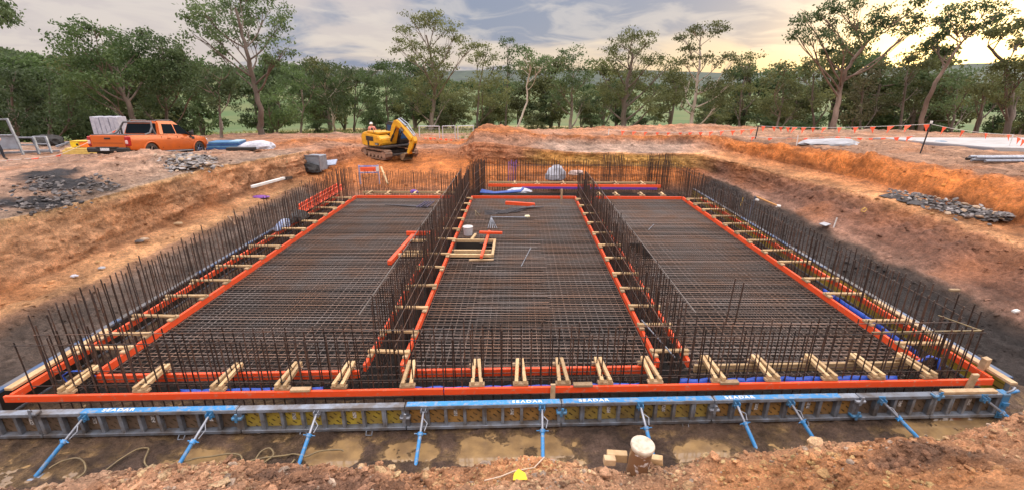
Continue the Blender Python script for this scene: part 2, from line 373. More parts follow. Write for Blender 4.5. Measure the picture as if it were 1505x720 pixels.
rs = np.stack([np.stack([np.interp(ss, ds, RG[k, :, c]) for c in range(3)], 1) for k in range(RG.shape[0])])   # rings x NS x 3
# soften the corners a little
ker = np.array([1, 2, 3, 4, 3, 2, 1.]); ker /= ker.sum()
rs_s = np.stack([np.stack([np.convolve(np.pad(rs[k, :, c], 3, mode='edge'), ker, 'valid') for c in range(3)], 1) for k in range(rs.shape[0])])
sub = [10, 18, 18, 30, 12, 18, 22, 20, 8]
rows, band = [], []
for k, n in enumerate(sub):
    for j in range(n):
        tt = j/n; rw = rs_s[k]*(1-tt)+rs_s[k+1]*tt
        if k == 5: tz = 1-(1-tt)**3.6; rw[:, 2] = rs_s[k][:, 2]*(1-tz)+rs_s[k+1][:, 2]*tz     # a steep foot, then easing back
        rows.append(rw); band.append(k+tt)
rows.append(rs_s[-1]); band.append(len(sub))
G = np.stack(rows); NRW = G.shape[0]; band = np.array(band)
# normals of the grid, then relief along them
du = np.gradient(G, axis=1); dv = np.gradient(G, axis=0)
nn = np.cross(du, dv); nn /= np.linalg.norm(nn, axis=2, keepdims=True)+1e-9
nn *= np.sign(nn[..., 2:3]+1e-6)
P = G.reshape(-1, 3); bb = np.repeat(band, NS); sv = np.tile(ss, NRW)
amp = np.interp(bb, [0, .9, 1, 1.6, 2.4, 3, 3.5, 4, 4.5, 5, 5.5, 6, 7, 9], [.01, .04, .05, .12, .10, .07, .14, .04, .06, .07, .14, .08, .10, .15])
streak0 = fbm(np.column_stack([sv*.55, P[:, 2]*5.5, bb*2.2]), 1, 4, .6)
ridg = 1-2*np.abs(fbm(P*np.array([1, 1, .8]), 1.7, 4, .6))
big = fbm(P*np.array([1, 1, 1.6]), .55, 3)
flute = fbm(np.column_stack([sv*2.1, P[:, 2]*.35, sv*0]), 1, 4)
mid = fbm(P, 2.4, 4, .6); fine = fbm(P, 9, 3, .6)
onface = np.exp(-((bb-3.5)/.45)**2)+np.exp(-((bb-5.5)/.4)**2)*(sv > ds[8])
disp = amp*(1.1*big+1.0*mid+.7*fine)+onface*(.26*flute-.09*ridg+.05)+.10*streak0*((bb > 1.2) & (bb < 6.1))
clodn = .7*np.maximum(0, fbm(P, 3.2, 3, .6))**1.2
disp = disp+clodn*np.interp(bb, [0, 1, 1.5, 3, 4, 5, 9], [0, .04, .12, .13, .06, .20, .25])
P2 = P+nn.reshape(-1, 3)*disp[:, None]
P2[:, 2] += .10*np.clip(fbm(P, .35, 2), 0, 1)*((bb > 5.9) & (bb < 7.6))
# the low heaps at the back
for (hx, hy, hr, hz) in [(-1.0, 33.0, 1.1, .34), (-2.3, 33.4, .9, .30), (-.2, 34.5, 1.0, .2), (8, 36, 4, .16), (13.5, 37, 3, .2), (18, 36, 3, .12), (-17.2, 21.2, 1.8, .25), (-15.3, 19, 2.2, .25), (-14, 31, 2, .3)]:
    P2[:, 2] += hz*np.exp(-(((P2[:, 0]-hx)**2+(P2[:, 1]-hy)**2)/hr**2))*(1+.5*mid)
# colours: strata of the cut, terrace soils, painted crest highlights and dark foot lines
def bandcol(b_, keys, cols): return np.stack([np.interp(b_, keys, [c[i] for c in cols]) for i in range(3)], 1)
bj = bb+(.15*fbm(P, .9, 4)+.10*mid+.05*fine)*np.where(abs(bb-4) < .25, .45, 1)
left = bandcol(bj, [0, 1, 1.75, 2.0, 2.2, 2.85, 3.05, 3.3, 3.85, 3.98, 4.1, 5, 6.2, 9], [C_DARK2, (.125, .092, .073), (.135, .098, .077), (.30, .165, .095), (.62, .34, .16), (.56, .29, .14), (.36, .18, .09), (.60, .325, .175), (.66, .365, .195), (.76, .47, .24), (.41, .295, .22), (.43, .28, .195), (.46, .28, .19), (.40, .28, .21)])  # crest highlight and dark foot line painted into the bands for crispness
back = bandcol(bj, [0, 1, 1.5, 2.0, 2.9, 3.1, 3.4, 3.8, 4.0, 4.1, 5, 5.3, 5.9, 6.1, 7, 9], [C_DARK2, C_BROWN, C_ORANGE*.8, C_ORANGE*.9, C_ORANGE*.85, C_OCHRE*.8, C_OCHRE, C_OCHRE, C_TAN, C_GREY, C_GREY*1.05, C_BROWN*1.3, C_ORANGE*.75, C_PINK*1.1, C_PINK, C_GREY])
backb = bandcol(bj, [0, 1, 1.5, 2.0, 2.9, 3.4, 4.0, 4.4, 5, 6, 7, 9], [C_DARK2, C_BROWN, C_ORANGE*.75, C_ORANGE*.85, C_ORANGE*.8, C_BROWN*1.3, C_BROWN*1.5, C_PINK*.85, C_PINK*.9, C_ORANGE*.8, C_PINK, C_GREY*.8])
ub = np.clip((P[:, 0]-.2+.9*mid)/1.6, 0, 1)[:, None]; back = back*ub+backb*(1-ub)
right = bandcol(bj, [0, 1, 2.0, 2.25, 2.42, 2.8, 3.4, 3.8, 3.97, 4.1, 4.8, 4.98, 5.12, 5.35, 5.75, 5.92, 6.1, 7, 9], [C_DARK2, C_DARK, C_DARK*.9, C_DARK2, (.34, .19, .13), (.255, .125, .08), (.25, .12, .075), (.36, .165, .085), (.70, .36, .17), (.60, .29, .125), (.50, .20, .075), (.34, .12, .04), (.56, .19, .05), (.62, .205, .05), (.52, .19, .065), (.25, .135, .08), (.42, .24, .15), (.45, .26, .16), C_GREY])  # pale bench edge line and darkened wall foot painted in likewise
wl = np.clip((ds[6]+2-sv)/4, 0, 1)[:, None]; wr = np.clip((sv-ds[12]+1.5)/3, 0, 1)[:, None]
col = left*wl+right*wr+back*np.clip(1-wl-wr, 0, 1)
streak = fbm(np.column_stack([sv*.55, P[:, 2]*5.5, bb*2.2]), 1, 4, .6)
crack = np.clip(np.abs(fbm(P, 1.1, 4, .6))*9, 0, 1)
col *= np.clip(1+.55*streak*((bb > 1.2) & (bb < 6.1)), .5, 1.6)[:, None]*(.62+.38*np.where(bb > 4.05, crack, 1))[:, None]
col *= np.clip(1+.34*fbm(P, .7, 4)+.40*fbm(P, 3.1, 4, .6)+.2*fine, .4, 1.8)[:, None]
orange_st = np.clip(fbm(P+50, .5, 3)*2, 0, 1)*((bb > 2.4) & (bb < 4) | (bb > 5.5))
col = col*(1-.4*orange_st[:, None])+C_ORANGE*.85*.4*orange_st[:, None]
def patch(cx_, cy_, rx_, ry_, c, k=1.0, ang=0):
    global col
    ca, sa = math.cos(ang), math.sin(ang); dx = P2[:, 0]-cx_; dy = P2[:, 1]-cy_
    q = ((dx*ca+dy*sa)/rx_)**2+((-dx*sa+dy*ca)/ry_)**2
    m = np.clip(1.5-q+.9*mid+.5*fine, 0, 1)[:, None]*k*((bb > 4.02) | (bb < 2.5))[:, None]
    col = col*(1-m)+np.array(c)*m
for q in [at(90, 275, 1.85), at(70, 262, 1.85)]: patch(q.x, q.y, 1.25, .85, (.035, .035, .04), 1.0, -.5)
for q in [at(40, 303, 1.8), at(95, 298, 1.8)]: patch(q.x, q.y, 1.15, .42, (.035, .035, .04))
q = at(280, 240, 1.8); patch(q.x, q.y, 1.2, 1.4, C_GREY*.8, .8)
q = at(148, 275, 1.85); patch(q.x, q.y, .5, .5, (.06, .06, .06), .8)
wet = np.clip(np.interp(bj, [0, 1.5, 2.2, 3], [.8, .7, .25, 0]), 0, 1)
iu = np.arange(NRW*NS).reshape(NRW, NS)
FQ = np.stack([iu[:-1, :-1], iu[:-1, 1:], iu[1:, 1:], iu[1:, :-1]], -1).reshape(-1, 4)[:, ::-1]
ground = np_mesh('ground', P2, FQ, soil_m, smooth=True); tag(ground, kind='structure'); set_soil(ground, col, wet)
# make sure faces look up
if ground.data.polygons[NS*40].normal.z < 0: ground.data.flip_normals()

# height lookup on the ground (nearest grid vertices, coarse bins)
_cell = {}
for i in range(0, len(P2)):
    k = (int(P2[i, 0]*2.5), int(P2[i, 1]*2.5))
    z = P2[i, 2]
    if k not in _cell or _cell[k] < z: _cell[k] = z
def gz(x, y, default=1.8):
    k = (int(x*2.5), int(y*2.5))
    for dd in ((0, 0), (1, 0), (-1, 0), (0, 1), (0, -1)):
        if (k[0]+dd[0], k[1]+dd[1]) in _cell: return _cell[(k[0]+dd[0], k[1]+dd[1])]
    return default

# floor of the pit, under the mats and formwork
gx, gy = np.meshgrid(np.linspace(-10.4, 10.4, 640), np.concatenate([np.linspace(4.4, 7.2, 110), np.linspace(7.3, 25.2, 120)]))
fp = np.column_stack([gx.ravel(), gy.ravel(), np.full(gx.size, -.572)])
WET = [(672, 868, 640, 694), (1335, 1505, 616, 664), (445, 525, 650, 692), (1000, 1090, 648, 682), (228, 335, 658, 702), (560, 640, 650, 676)]
for x0, x1, y0, y1 in WET:
    a, b, c = at(x0, (y0+y1)/2, -.6), at(x1, (y0+y1)/2, -.6), at((x0+x1)/2, y0, -.6); d_ = at((x0+x1)/2, y1, -.6)
    q = ((fp[:, 0]-(a.x+b.x)/2)/(.5*(b.x-a.x)))**2+((fp[:, 1]-(c.y+d_.y)/2)/(.55*(c.y-d_.y)))**2
    fp[:, 2] -= .075*np.clip(1.6-q, 0, 1)
inside = (fp[:, 1] > 7.2) & (abs(fp[:, 0]) < 8.7)
fp[:, 2] += np.where(inside, -.06, .06*fbm(fp*[1, 1, 0], 1.5, 3)+.07*fbm(fp*[1, 1, 0], 5, 4, .6)+.045*np.abs(fbm(fp*[1, 1, 0], 14, 3)))
iu = np.arange(gx.size).reshape(gx.shape)
FQ = np.stack([iu[:-1, :-1], iu[:-1, 1:], iu[1:, 1:], iu[1:, :-1]], -1).reshape(-1, 4)
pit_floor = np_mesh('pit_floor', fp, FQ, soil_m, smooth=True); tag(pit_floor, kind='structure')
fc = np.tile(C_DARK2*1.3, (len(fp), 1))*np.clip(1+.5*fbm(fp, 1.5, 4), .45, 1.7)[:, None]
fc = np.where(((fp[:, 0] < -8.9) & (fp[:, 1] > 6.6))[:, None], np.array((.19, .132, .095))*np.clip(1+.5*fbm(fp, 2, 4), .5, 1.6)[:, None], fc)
fc = np.where(inside[:, None], np.array((.02, .017, .015))*np.clip(1+.6*fbm(fp, .8, 3), .4, 1.8)[:, None], fc)  # shade of the voids put into the floor colour inside the forms
och = np.clip(fbm(fp+9, .8, 3)*2.2, 0, 1)[:, None]*(~inside)[:, None]
fc = fc*(1-och*.35)+np.array((.20, .13, .07))*och*.35
fc = fc*np.clip(1+.7*fbm(fp, 5, 4, .6), .4, 1.9)[:, None]
lowm = np.clip((-.572-fp[:, 2]+.012*fbm(fp*[1, 1, 0], 9, 3))/.035, 0, 1)[:, None]*(~inside)[:, None]
fc = fc*(1-lowm*.9)+np.array((.29, .19, .09))*lowm*.9
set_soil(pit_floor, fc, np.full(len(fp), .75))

# spoil bank under the camera
CRX = [-12, -5.2, -4.0, -2.7, -1.0, .25, 1.1, 1.5, 2.4, 3.6, 4.6, 7, 12]
CRZ = [1.1, 1.30, 1.42, 1.47, 1.58, 1.66, 1.52, 1.70, 1.90, 1.96, 2.2, 2.4, 2.4]
CRY = 3.42
gx, gy = np.meshgrid(np.concatenate([np.linspace(-13, -6, 60), np.linspace(-5.95, 6, 620), np.linspace(6.05, 13, 60)]), np.concatenate([np.linspace(-3, 2.2, 50), np.linspace(2.22, 4.0, 170), np.linspace(4.03, 6.0, 60)]))
X, Y = gx.ravel(), gy.ravel()
q3 = np.column_stack([X, Y, X*0])
wob = .22*fbm(q3, .8, 3)
cz = np.interp(X, CRX, CRZ)
t1 = Y-CRY-wob
Z = np.where(t1 < 0, cz-t1*.62, cz-t1*1.55-.25*t1**2)
Z = np.where(Y < 1.6, np.minimum(Z, cz+1.1), Z); Z = np.minimum(Z, cz+1.25)
Z = np.maximum(Z, -.9)
rel = .16*fbm(q3, 1.3, 4)+.075*fbm(q3, 4.5, 4, .6)+.045*np.abs(fbm(q3, 13, 4, .65))
clod = np.maximum(0, fbm(q3, 7, 2))*.10
Z = Z+np.where(t1 < .6, rel+clod, rel*.7)
fgP = np.column_stack([X, Y, Z]); iu = np.arange(gx.size).reshape(gx.shape)
FQ = np.stack([iu[:-1, :-1], iu[:-1, 1:], iu[1:, 1:], iu[1:, :-1]], -1).reshape(-1, 4)
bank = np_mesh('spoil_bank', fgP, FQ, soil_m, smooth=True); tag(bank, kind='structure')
k1 = np.clip(.5+1.6*fbm(q3+3, .55, 3), 0, 1)[:, None]; k2 = np.clip(fbm(q3+31, 1.1, 4)*2.4, 0, 1)[:, None]; k3 = np.clip(fbm(q3+77, .9, 4)*3.0-.25, 0, 1)[:, None]
bc = np.array((.55, .315, .195))*(1-k1)+np.array((.68, .32, .14))*k1
bc = bc*(1-.6*k2)+np.array((.50, .33, .22))*.6*k2
bc = bc*(1-.75*k3)+np.array((.115, .07, .055))*.75*k3
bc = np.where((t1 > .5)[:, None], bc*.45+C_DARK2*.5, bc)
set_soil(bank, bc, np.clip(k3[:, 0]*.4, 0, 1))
def bankz(x, y):
    j = np.argmin((X-x)**2+(Y-y)**2); return float(Z[j])

# loose clods and pebbles: countless, so one mesh each
def ico():
    bm = bmesh.new(); bmesh.ops.create_icosphere(bm, subdivisions=1, radius=1)
    v = np.array([x.co[:] for x in bm.verts]); f = np.array([[y.index for y in x.verts] for x in bm.faces]); bm.free(); return v, f
IV, IF = ico()
def scatter(name, pts, sizes, mats, flat=.7, mi=None, seed=1):
    r = np.random.default_rng(seed); n = len(pts)
    V = np.repeat(IV[None], n, 0)*(1+.38*(r.random((n, len(IV), 1))-.5)*2)
    V = V*(np.stack([r.uniform(.7, 1.35, n), r.uniform(.6, 1.1, n), flat*r.uniform(.6, 1.1, n)], 1)[:, None])*np.asarray(sizes)[:, None, None]
    a = r.uniform(0, 6.28, n); ca, sa = np.cos(a)[:, None], np.sin(a)[:, None]
    V = np.stack([V[..., 0]*ca-V[..., 1]*sa, V[..., 0]*sa+V[..., 1]*ca, V[..., 2]+V[..., 0]*r.uniform(-.4, .4, (n, 1))], -1)+np.asarray(pts)[:, None]
    Fc = IF[None]+(np.arange(n)*len(IV))[:, None, None]
    return np_mesh(name, V.reshape(-1, 3), Fc.reshape(-1, 3), mats, mi=None if mi is None else np.repeat(mi, len(IF)))
r_ = np.random.default_rng(3)
vis = np.where((t1 < .35) & (Y > 2.2) & (abs(X) < 6))[0]
pk = r_.choice(vis, 34000); pk = pk[fbm(fgP[pk], 1.6, 3) > r_.uniform(-.7, .35, len(pk))]; n_ = len(pk)
sz = np.clip(.0085*np.exp(r_.normal(0, .66, n_))*np.interp(fgP[pk, 0], [-2, .5], [1.35, .9]), .004, .07)
po = scatter('pebbles', fgP[pk]+np.column_stack([r_.uniform(-.02, .02, (n_, 2)), sz*.2]), sz, [soil_m], .7, None, 5); tag(po, kind='stuff')
tint = np.where(r_.random((n_, 1)) < .05, np.array((.55, .42, .32)), np.clip(bc[pk]*r_.uniform(.6, 1.75, (n_, 1)), 0, .75))
set_soil(po, np.repeat(tint, len(IV), 0), np.zeros(n_*len(IV)))
sel = np.where((bb > .95) & (bb < 7.2) & (P2[:, 1] > 5.5))[0]
NC = 20000; pk = r_.choice(sel, NC); pk = pk[fbm(P2[pk], .8, 3) > r_.uniform(-.5, .35, NC)]; NC = len(pk)
sz = np.clip(.019*np.exp(r_.normal(0, .6, NC)), .008, .10)
so_ = scatter('soil_clods', P2[pk]+np.column_stack([np.zeros((NC, 2)), sz*.15]), sz, [soil_m], .7, None, 6); tag(so_, kind='stuff')
set_soil(so_, np.repeat(np.clip(col[pk]*r_.uniform(.75, 1.35, (NC, 1)), 0, .7), len(IV), 0), np.repeat(wet[pk], len(IV)))

# ------------------------------------------------------------------ far land
th = np.radians(np.linspace(-100, 100, 300)); rr = np.concatenate([np.linspace(26, 140, 60), np.geomspace(145, 2600, 90)])
TH, RR = np.meshgrid(th, rr); fx = RR*np.sin(TH); fy = RR*np.cos(TH)
q3 = np.column_stack([fx.ravel(), fy.ravel(), fx.ravel()*0])
az = np.degrees(TH).ravel(); rad = RR.ravel()
fz = np.interp(rad, [26, 40, 47, 57, 75, 110, 200, 2600], [-4, -2.2, .1, -.3, -1.5, -3.4, -4.5, -5])
lefthill = np.interp(az, [-100, -52, -40, -30, -18, -8, 0, 100], [1.05, 1.05, .95, .75, .5, .35, .25, .25])
hill1 = np.interp(rad, [60, 110, 260, 420, 700, 2600], [0, 0, 15, 22, 20, 10])*lefthill
ridge = np.interp(az, [-100, -30, -10, 5, 15, 25, 40, 60, 100], [.6, .6, .75, .85, .8, .62, .8, .9, .9])
hill2 = np.interp(rad, [500, 700, 1300, 1900, 2600], [0, 0, 50, 42, 10])*ridge
fz = fz+hill1+hill2*(1+.18*fbm(q3, .004, 3))+np.clip(rad/300, 0, 4)*fbm(q3, .01, 4)+.12*fbm(q3, .3, 3)
iu = np.arange(TH.size).reshape(TH.shape)
FQ = np.stack([iu[:-1, :-1], iu[:-1, 1:], iu[1:, 1:], iu[1:, :-1]], -1).reshape(-1, 4)[:, ::-1]
def field_material():
    m = M('pasture', (.058, .11, .033), (.11, .13, .045), .05, .95, 0, .5, 2.0)
    return m
field = np_mesh('field', np.column_stack([q3[:, :2], fz]), FQ, [field_material(), M('dry_grass', (.34, .27, .12), (.20, .21, .08), .22, .95, 0, .5, 4), M('wooded_ridge', (.05, .075, .055), (.025, .04, .035), .03, .95)], smooth=True)
fr = rad[FQ[:, 0]]; faz = az[FQ[:, 0]]
field.data.polygons.foreach_set('material_index', np.where(fr > 620, 2, np.where((fr < 85), 1, 0)).astype(np.int32))
if field.data.polygons[3000].normal.z < 0: field.data.flip_normals()
tag(field, kind='structure')
_fzg = fz.reshape(TH.shape)
def fieldz(x, y):
    a_ = math.degrees(math.atan2(x, y)); r0 = math.hypot(x, y)
    i = int(np.clip(np.searchsorted(rr, r0), 0, len(rr)-1)); j = int(np.clip((a_+100)/200*299, 0, 299)); return float(_fzg[i, j])

# ------------------------------------------------------------------ the pit: forms, reinforcement
SK = .042                                            # the front wall runs slightly askew
def fo(x): return 6.86+SK*x                          # outer orange beam
def fi(x): return 7.45+SK*x                          # inner orange beam
def fw(x): return 6.46+.0455*x                       # front edge of the formwork panels
BH, BW = .15, .063                                   # beam size

def beam(name, p, q, label, mat=None, h=BH, wd=BW, group=None, cat='form beam', z=None):
    """one straight timber lying between p and q (its top at the given z)"""
    p, q = Vector(p), Vector(q); d = q-p; l = d.length
    m = MB(); m.box((0, 0, -h/2), (l, wd, h), ch=.005)
    o = m.build(name, mat or orange_m)
    o.location = (p+q)/2
    o.rotation_euler = (0, -math.asin(d.z/l), math.atan2(d.y, d.x))
    return tag(o, label, cat, group)

GO = 'orange painted form beams round the slab'
beam('form_beam', (-8.75, fo(-8.75), 0), (-1.3, fo(-1.3), 0), 'long orange painted beam along the front edge, left half, above the steel formwork', group=GO, h=.122, wd=.052)
beam('form_beam', (-1.28, fo(-1.28), 0), (8.58, fo(8.58), 0), 'long orange painted beam along the front edge, right half, above the steel formwork', group=GO, h=.122, wd=.052)
beam('form_beam', (-7.7, fi(-7.7), -.01), (-2.95, fi(-2.95), -.01), 'orange inner beam across the front of the left bay', group=GO)
beam('form_beam', (-2.15, fi(-2.15), -.01), (2.62, fi(2.62), -.01), 'orange inner beam across the front of the middle bay', group=GO)
beam('pine_beam', (3.35, fi(3.35), -.005), (7.68, fi(7.68), -.005), 'bare pale timber beam across the front of the right bay', pine_m)
beam('form_beam', (-7.78, 7.2, 0), (-7.78, 14.2, 0), 'orange inner beam along the left bay, near half', group=GO)
beam('form_beam', (-7.78, 14.215, 0), (-7.78, 21.57, 0), 'orange inner beam along the left bay, far half', group=GO)
beam('form_beam', (7.78, 7.82, 0), (7.78, 14.6, 0), 'orange inner beam along the right bay, near half', group=GO)
beam('form_beam', (7.78, 14.615, 0), (7.78, 21.52, 0), 'orange inner beam along the right bay, far half', group=GO)
beam('form_beam', (-8.68, 6.54, 0), (-8.68, 21.9, 0), 'orange outer beam along the left wall behind the upright bars', group=GO, h=.13)
beam('form_beam', (8.6, 7.28, 0), (8.6, 21.5, 0), 'orange outer beam along the right wall behind the upright bars', group=GO, h=.13)
beam('form_beam', (-2.2, 7.5, 0), (-2.2, 21.57, 0), 'long orange beam on the middle bay side of the left dividing wall', group=GO)
beam('form_beam', (-2.9, 7.5, 0), (-2.9, 21.57, 0), 'long orange beam on the left bay side of the left dividing wall', group=GO)
beam('form_beam', (2.7, 7.7, 0), (2.7, 21.57, 0), 'long orange beam on the middle bay side of the right dividing wall', group=GO)
beam('form_beam', (3.3, 7.72, 0), (3.3, 21.57, 0), 'long orange beam on the right bay side of the right dividing wall', group=GO)
beam('form_beam', (-7.74, 21.61, -.01), (-2.94, 21.61, -.01), 'orange beam across the far end of the left bay', group=GO)
beam('form_beam', (-2.16, 21.61, -.01), (2.66, 21.61, -.01), 'orange beam across the far end of the middle bay', group=GO)
beam('form_beam', (3.34, 21.61, -.01), (7.74, 21.56, -.01), 'orange beam across the far end of the right bay', group=GO)
beam('form_beam', (-1.6, 24.3, .02), (7.5, 24.15, .02), 'farthest orange beam, behind the middle and right bays before the bank', group=GO)
beam('pine_beam', (-7.7, 22.38, .03), (-2.95, 22.4, .03), 'pale timber beam behind the far orange beam of the left bay', pine_m, h=.1)
beam('pine_beam', (-1.6, 24.86, .05), (7.4, 24.8, .05), 'pale timber beam at the foot of the farthest upright bars', pine_m, h=.1)

# timber spacers across the wall zones
def spacer_proto(L_, pair=False, near_end=True):
    e = empty('timber_spacer')
    if pair:
        for s, a in ((-1, .045), (1, -.045)):
            m = MB(); m.box((0, 0, 0), (L_, .062, .07), ch=.006); b = m.build('bar', pine_m, e)
            b.location = (0, s*.058, .095); b.rotation_euler = (0, 0, a)
    else:
        m = MB(); m.box((0, 0, 0), (L_, .085, .05), ch=.006); b = m.build('bar', pine_m, e); b.location = (0, 0, .075)
    m = MB(); m.box((0, 0, 0), (.10, .27, .05), ch=.006); k = m.build('block', pine2_m, e); k.location = (-L_/2+.06, 0, .029)
    m = MB(); m.box((0, 0, 0), (.10, .22, .045), ch=.006); k = m.build('block', pine2_m, e); k.location = (L_/2-.07, .03, .026)
    return e
def spacers(proto, spots, lab, group):
    for i, (x, y, rz) in enumerate(spots):
        o = proto if i == 0 else copy_tree(proto)
        o.location = (x, y, 0); o.rotation_euler = (random.uniform(-.02, .02), random.uniform(-.01, .01), rz+random.uniform(-.05, .05))
        tag(o, lab % ordn(i), 'timber spacer', group)
fx_ = [-7.75, -6.49, -5.18, -4.09, -3.11, -1.95, -.74, .05, .8, 1.54, 2.43, 3.58, 4.55, 5.59, 6.46, 7.4]
spacers(spacer_proto(.72, True), [(x, (fo(x)+fi(x))/2+.06, R(90)+SK) for x in fx_],
        'pair of pale timbers bridging the front wall, %s from the left', 'timber spacers bridging the front wall')
ly_ = [7.9, 8.45, 9.25, 10.3, 11.25, 12.3, 13.1, 14.05, 15.05, 15.95, 16.95, 17.95, 18.95, 19.9, 20.8]
spacers(spacer_proto(1.0), [(-8.22, y, R(180)) for y in ly_], 'pale timber spacer across the left wall, %s from the front', 'timber spacers across the left wall')
ry_ = [8.3, 9.25, 10.65, 11.6, 12.85, 13.85, 14.85, 15.8, 16.8, 17.85, 18.9, 19.9, 20.8]
spacers(spacer_proto(.94), [(8.18, y, 0) for y in ry_], 'pale timber spacer across the right wall, %s from the front', 'timber spacers across the right wall')
dl_ = [7.85, 8.63, 9.75, 11.0, 12.3, 13.4, 14.85, 16.0, 17.4, 18.6, 19.8, 20.8]
spacers(spacer_proto(.82), [(-2.52, y, R(180)) for y in dl_], 'pale timber spacer across the left dividing wall, %s from the front', 'timber spacers across the left dividing wall')
dr_ = [7.95, 9.0, 9.9, 10.9, 11.9, 13.1, 14.3, 15.6, 16.9, 18.2, 19.5, 20.7]
spacers(spacer_proto(.74), [(2.99, y, 0) for y in dr_], 'pale timber spacer across the right dividing wall, %s from the front', 'timber spacers across the right dividing wall')
spacers(spacer_proto(.62), [(x, 22.0, R(90)) for x in (-7.2, -6.3, -5.0, -3.9)], 'pale timber spacer behind the left bay, %s from the left', 'timber spacers behind the left bay')
spacers(spacer_proto(.5), [(x, 21.85, R(90)) for x in (3.9, 4.7, 5.9, 6.9)], 'pale timber spacer behind the right bay, %s from the left', 'timber spacers behind the right bay')
spacers(spacer_proto(.6), [(x, 24.55, R(90)) for x in (-.2, 1.0, 2.4, 3.9, 5.2, 6.6)], 'pale timber spacer on the farthest orange beam, %s from the left', 'timber spacers on the farthest beam')

# loose blocks on the front beam
for i, (x0, lb) in enumerate([(-3.75, 'flat pale timber block on the front orange beam, left of the middle'), (1.15, 'flat pale timber block on the front orange beam, right of the upright stake'), (3.75, 'flat pale timber block on the front orange beam, right of the middle')]):
    m = MB(); m.box((0, 0, .026), (.34, .10, .05), ch=.006); o = m.build('timber_block', pine2_m); o.location = (x0, fo(x0), .001); o.rotation_euler = (0, 0, SK); tag(o, lb, 'timber block', 'loose blocks on the front beam')
m = MB(); m.box((0, 0, -.09), (.085, .045, .36), ch=.005); o = m.build('timber_stake', pine2_m); o.location = (.62, fo(.62)-.06, 0); tag(o, 'short upright timber stake nailed to the middle of the front orange beam', 'stake')
m = MB(); m.box((0, 0, -.02), (.12, .05, .36), ch=.005); o = m.build('timber_stake', pine2_m); o.location = (8.13, fo(8.1)-.06, 0); o.rotation_euler = (.1, 0, SK); tag(o, 'short upright timber stake at the right end of the front orange beam', 'stake')
m = MB(); m.box((0, 0, .05), (.12, .10, .4), ch=.005); o = m.build('timber_stake', pine2_m); o.location = (8.66, 7.52, 0); o.rotation_euler = (.08, -.06, .2); tag(o, 'stout timber stake standing behind the front right corner', 'stake')
o = beam('timber_plank', (8.72, 7.0, .07), (8.75, 10.4, .05), 'pale plank on the right outer beam behind the corner stake', pine2_m, h=.05, wd=.12, cat='plank')
beam('timber_plank', (-8.8, 6.62, .06), (-8.8, 8.7, .06), 'pale plank on the left outer beam at the front corner', pine_m, h=.05, wd=.14, cat='plank')

# blue film seen inside the front wall
def film(name, pts, hgt, label):
    m = MB(); n = 0; vs = []; fs = []
    pts = [Vector(p) for p in pts]; dense = []
    for a, b in zip(pts[:-1], pts[1:]):
        k = max(2, int((b-a).length/.12))
        dense += [a.lerp(b, j/k) for j in range(k)]
    dense.append(pts[-1])
    for i, p in enumerate(dense):
        wv = .012*math.sin(i*1.7)+random.uniform(-.008, .008)
        for t, dz in ((0, 0), (.006, hgt*.5), (.02, hgt)): vs.append(p+Vector((wv*.4, wv+t*2, dz+random.uniform(-.01, .01))))
    for i in range(len(dense)-1):
        for j in range(2): a = i*3+j; fs.append((a, a+1, a+4, a+3))
    m.add(vs, fs, smooth=True); o = m.build(name, bluefilm_m, recalc=False)
    md = o.modifiers.new('thick', 'SOLIDIFY'); md.thickness = .006
    return tag(o, label, 'plastic film')
film('blue_film', [(x, fo(x)+.09, -.155) for x in (-5.9, -4.5, -3.4)], .13, 'blue plastic film inside the front wall of the left bay')
film('blue_film', [(x, fo(x)+.09, -.175) for x in (-2.0, 0, 2.2)], .12, 'blue plastic film inside the front wall of the middle bay')
film('blue_film', [(x, fo(x)+.09, -.13) for x in (2.9, 4.5, 6.9)], .15, 'bright blue plastic film inside the front wall of the right bay')
film('blue_film', [(8.0, 8.1, -.2), (7.98, 9.4, -.16), (8.0, 11.2, -.2)], .18, 'blue plastic film inside the right wall near the front')
film('blue_film', [(-7.99, 8.2, -.25), (-7.97, 9.0, -.25)], .12, 'short piece of blue plastic film inside the left wall near the front')
def loop_tube(name, pts, r, mat, label, cat, n=6):
    m = MB(); m.tube(pts, r, n); return tag(m.build(name, mat), label, cat)
loop_tube('blue_strip', [(-8.15, 7.0, -.1), (-8.2, 7.0, .06), (-8.05, 7.0, .15), (-7.85, 7.05, .12), (-7.7, 7.1, -.02)], .014, bluefilm_m, 'loop of blue strip in the front left corner', 'plastic strip')
loop_tube('blue_strip', [(7.6, 7.75, -.05), (7.85, 7.75, .12), (7.98, 7.7, .10), (8.0, 7.65, -.1)], .03, bluefilm_m, 'bright blue loop of strip at the front right corner by the last spacer', 'plastic strip')

# ---- bars: unit cylinders shared by every bar
def unit_bar(n=6):
    m = MB(); m.tube([(0, 0, 0), (0, 0, 1)], 1.0, n); o = m.build('tmp', rebar_m, recalc=False); me = o.data; bpy.data.objects.remove(o); return me
UB = unit_bar()
UBM = UB.copy(); UBM.materials.clear(); UBM.materials.append(matbar_m)
def bar(name, p, q, r, parent, me=None):
    p, q = Vector(p), Vector(q); d = q-p
    o = bpy.data.objects.new(name, me or UB); COL.objects.link(o); o.parent = parent
    o.matrix_local = Matrix.Translation(p) @ d.to_track_quat('Z', 'Y').to_matrix().to_4x4() @ Matrix.Diagonal((r, r, d.length, 1))
    return o
def jt(a): return random.uniform(-a, a)

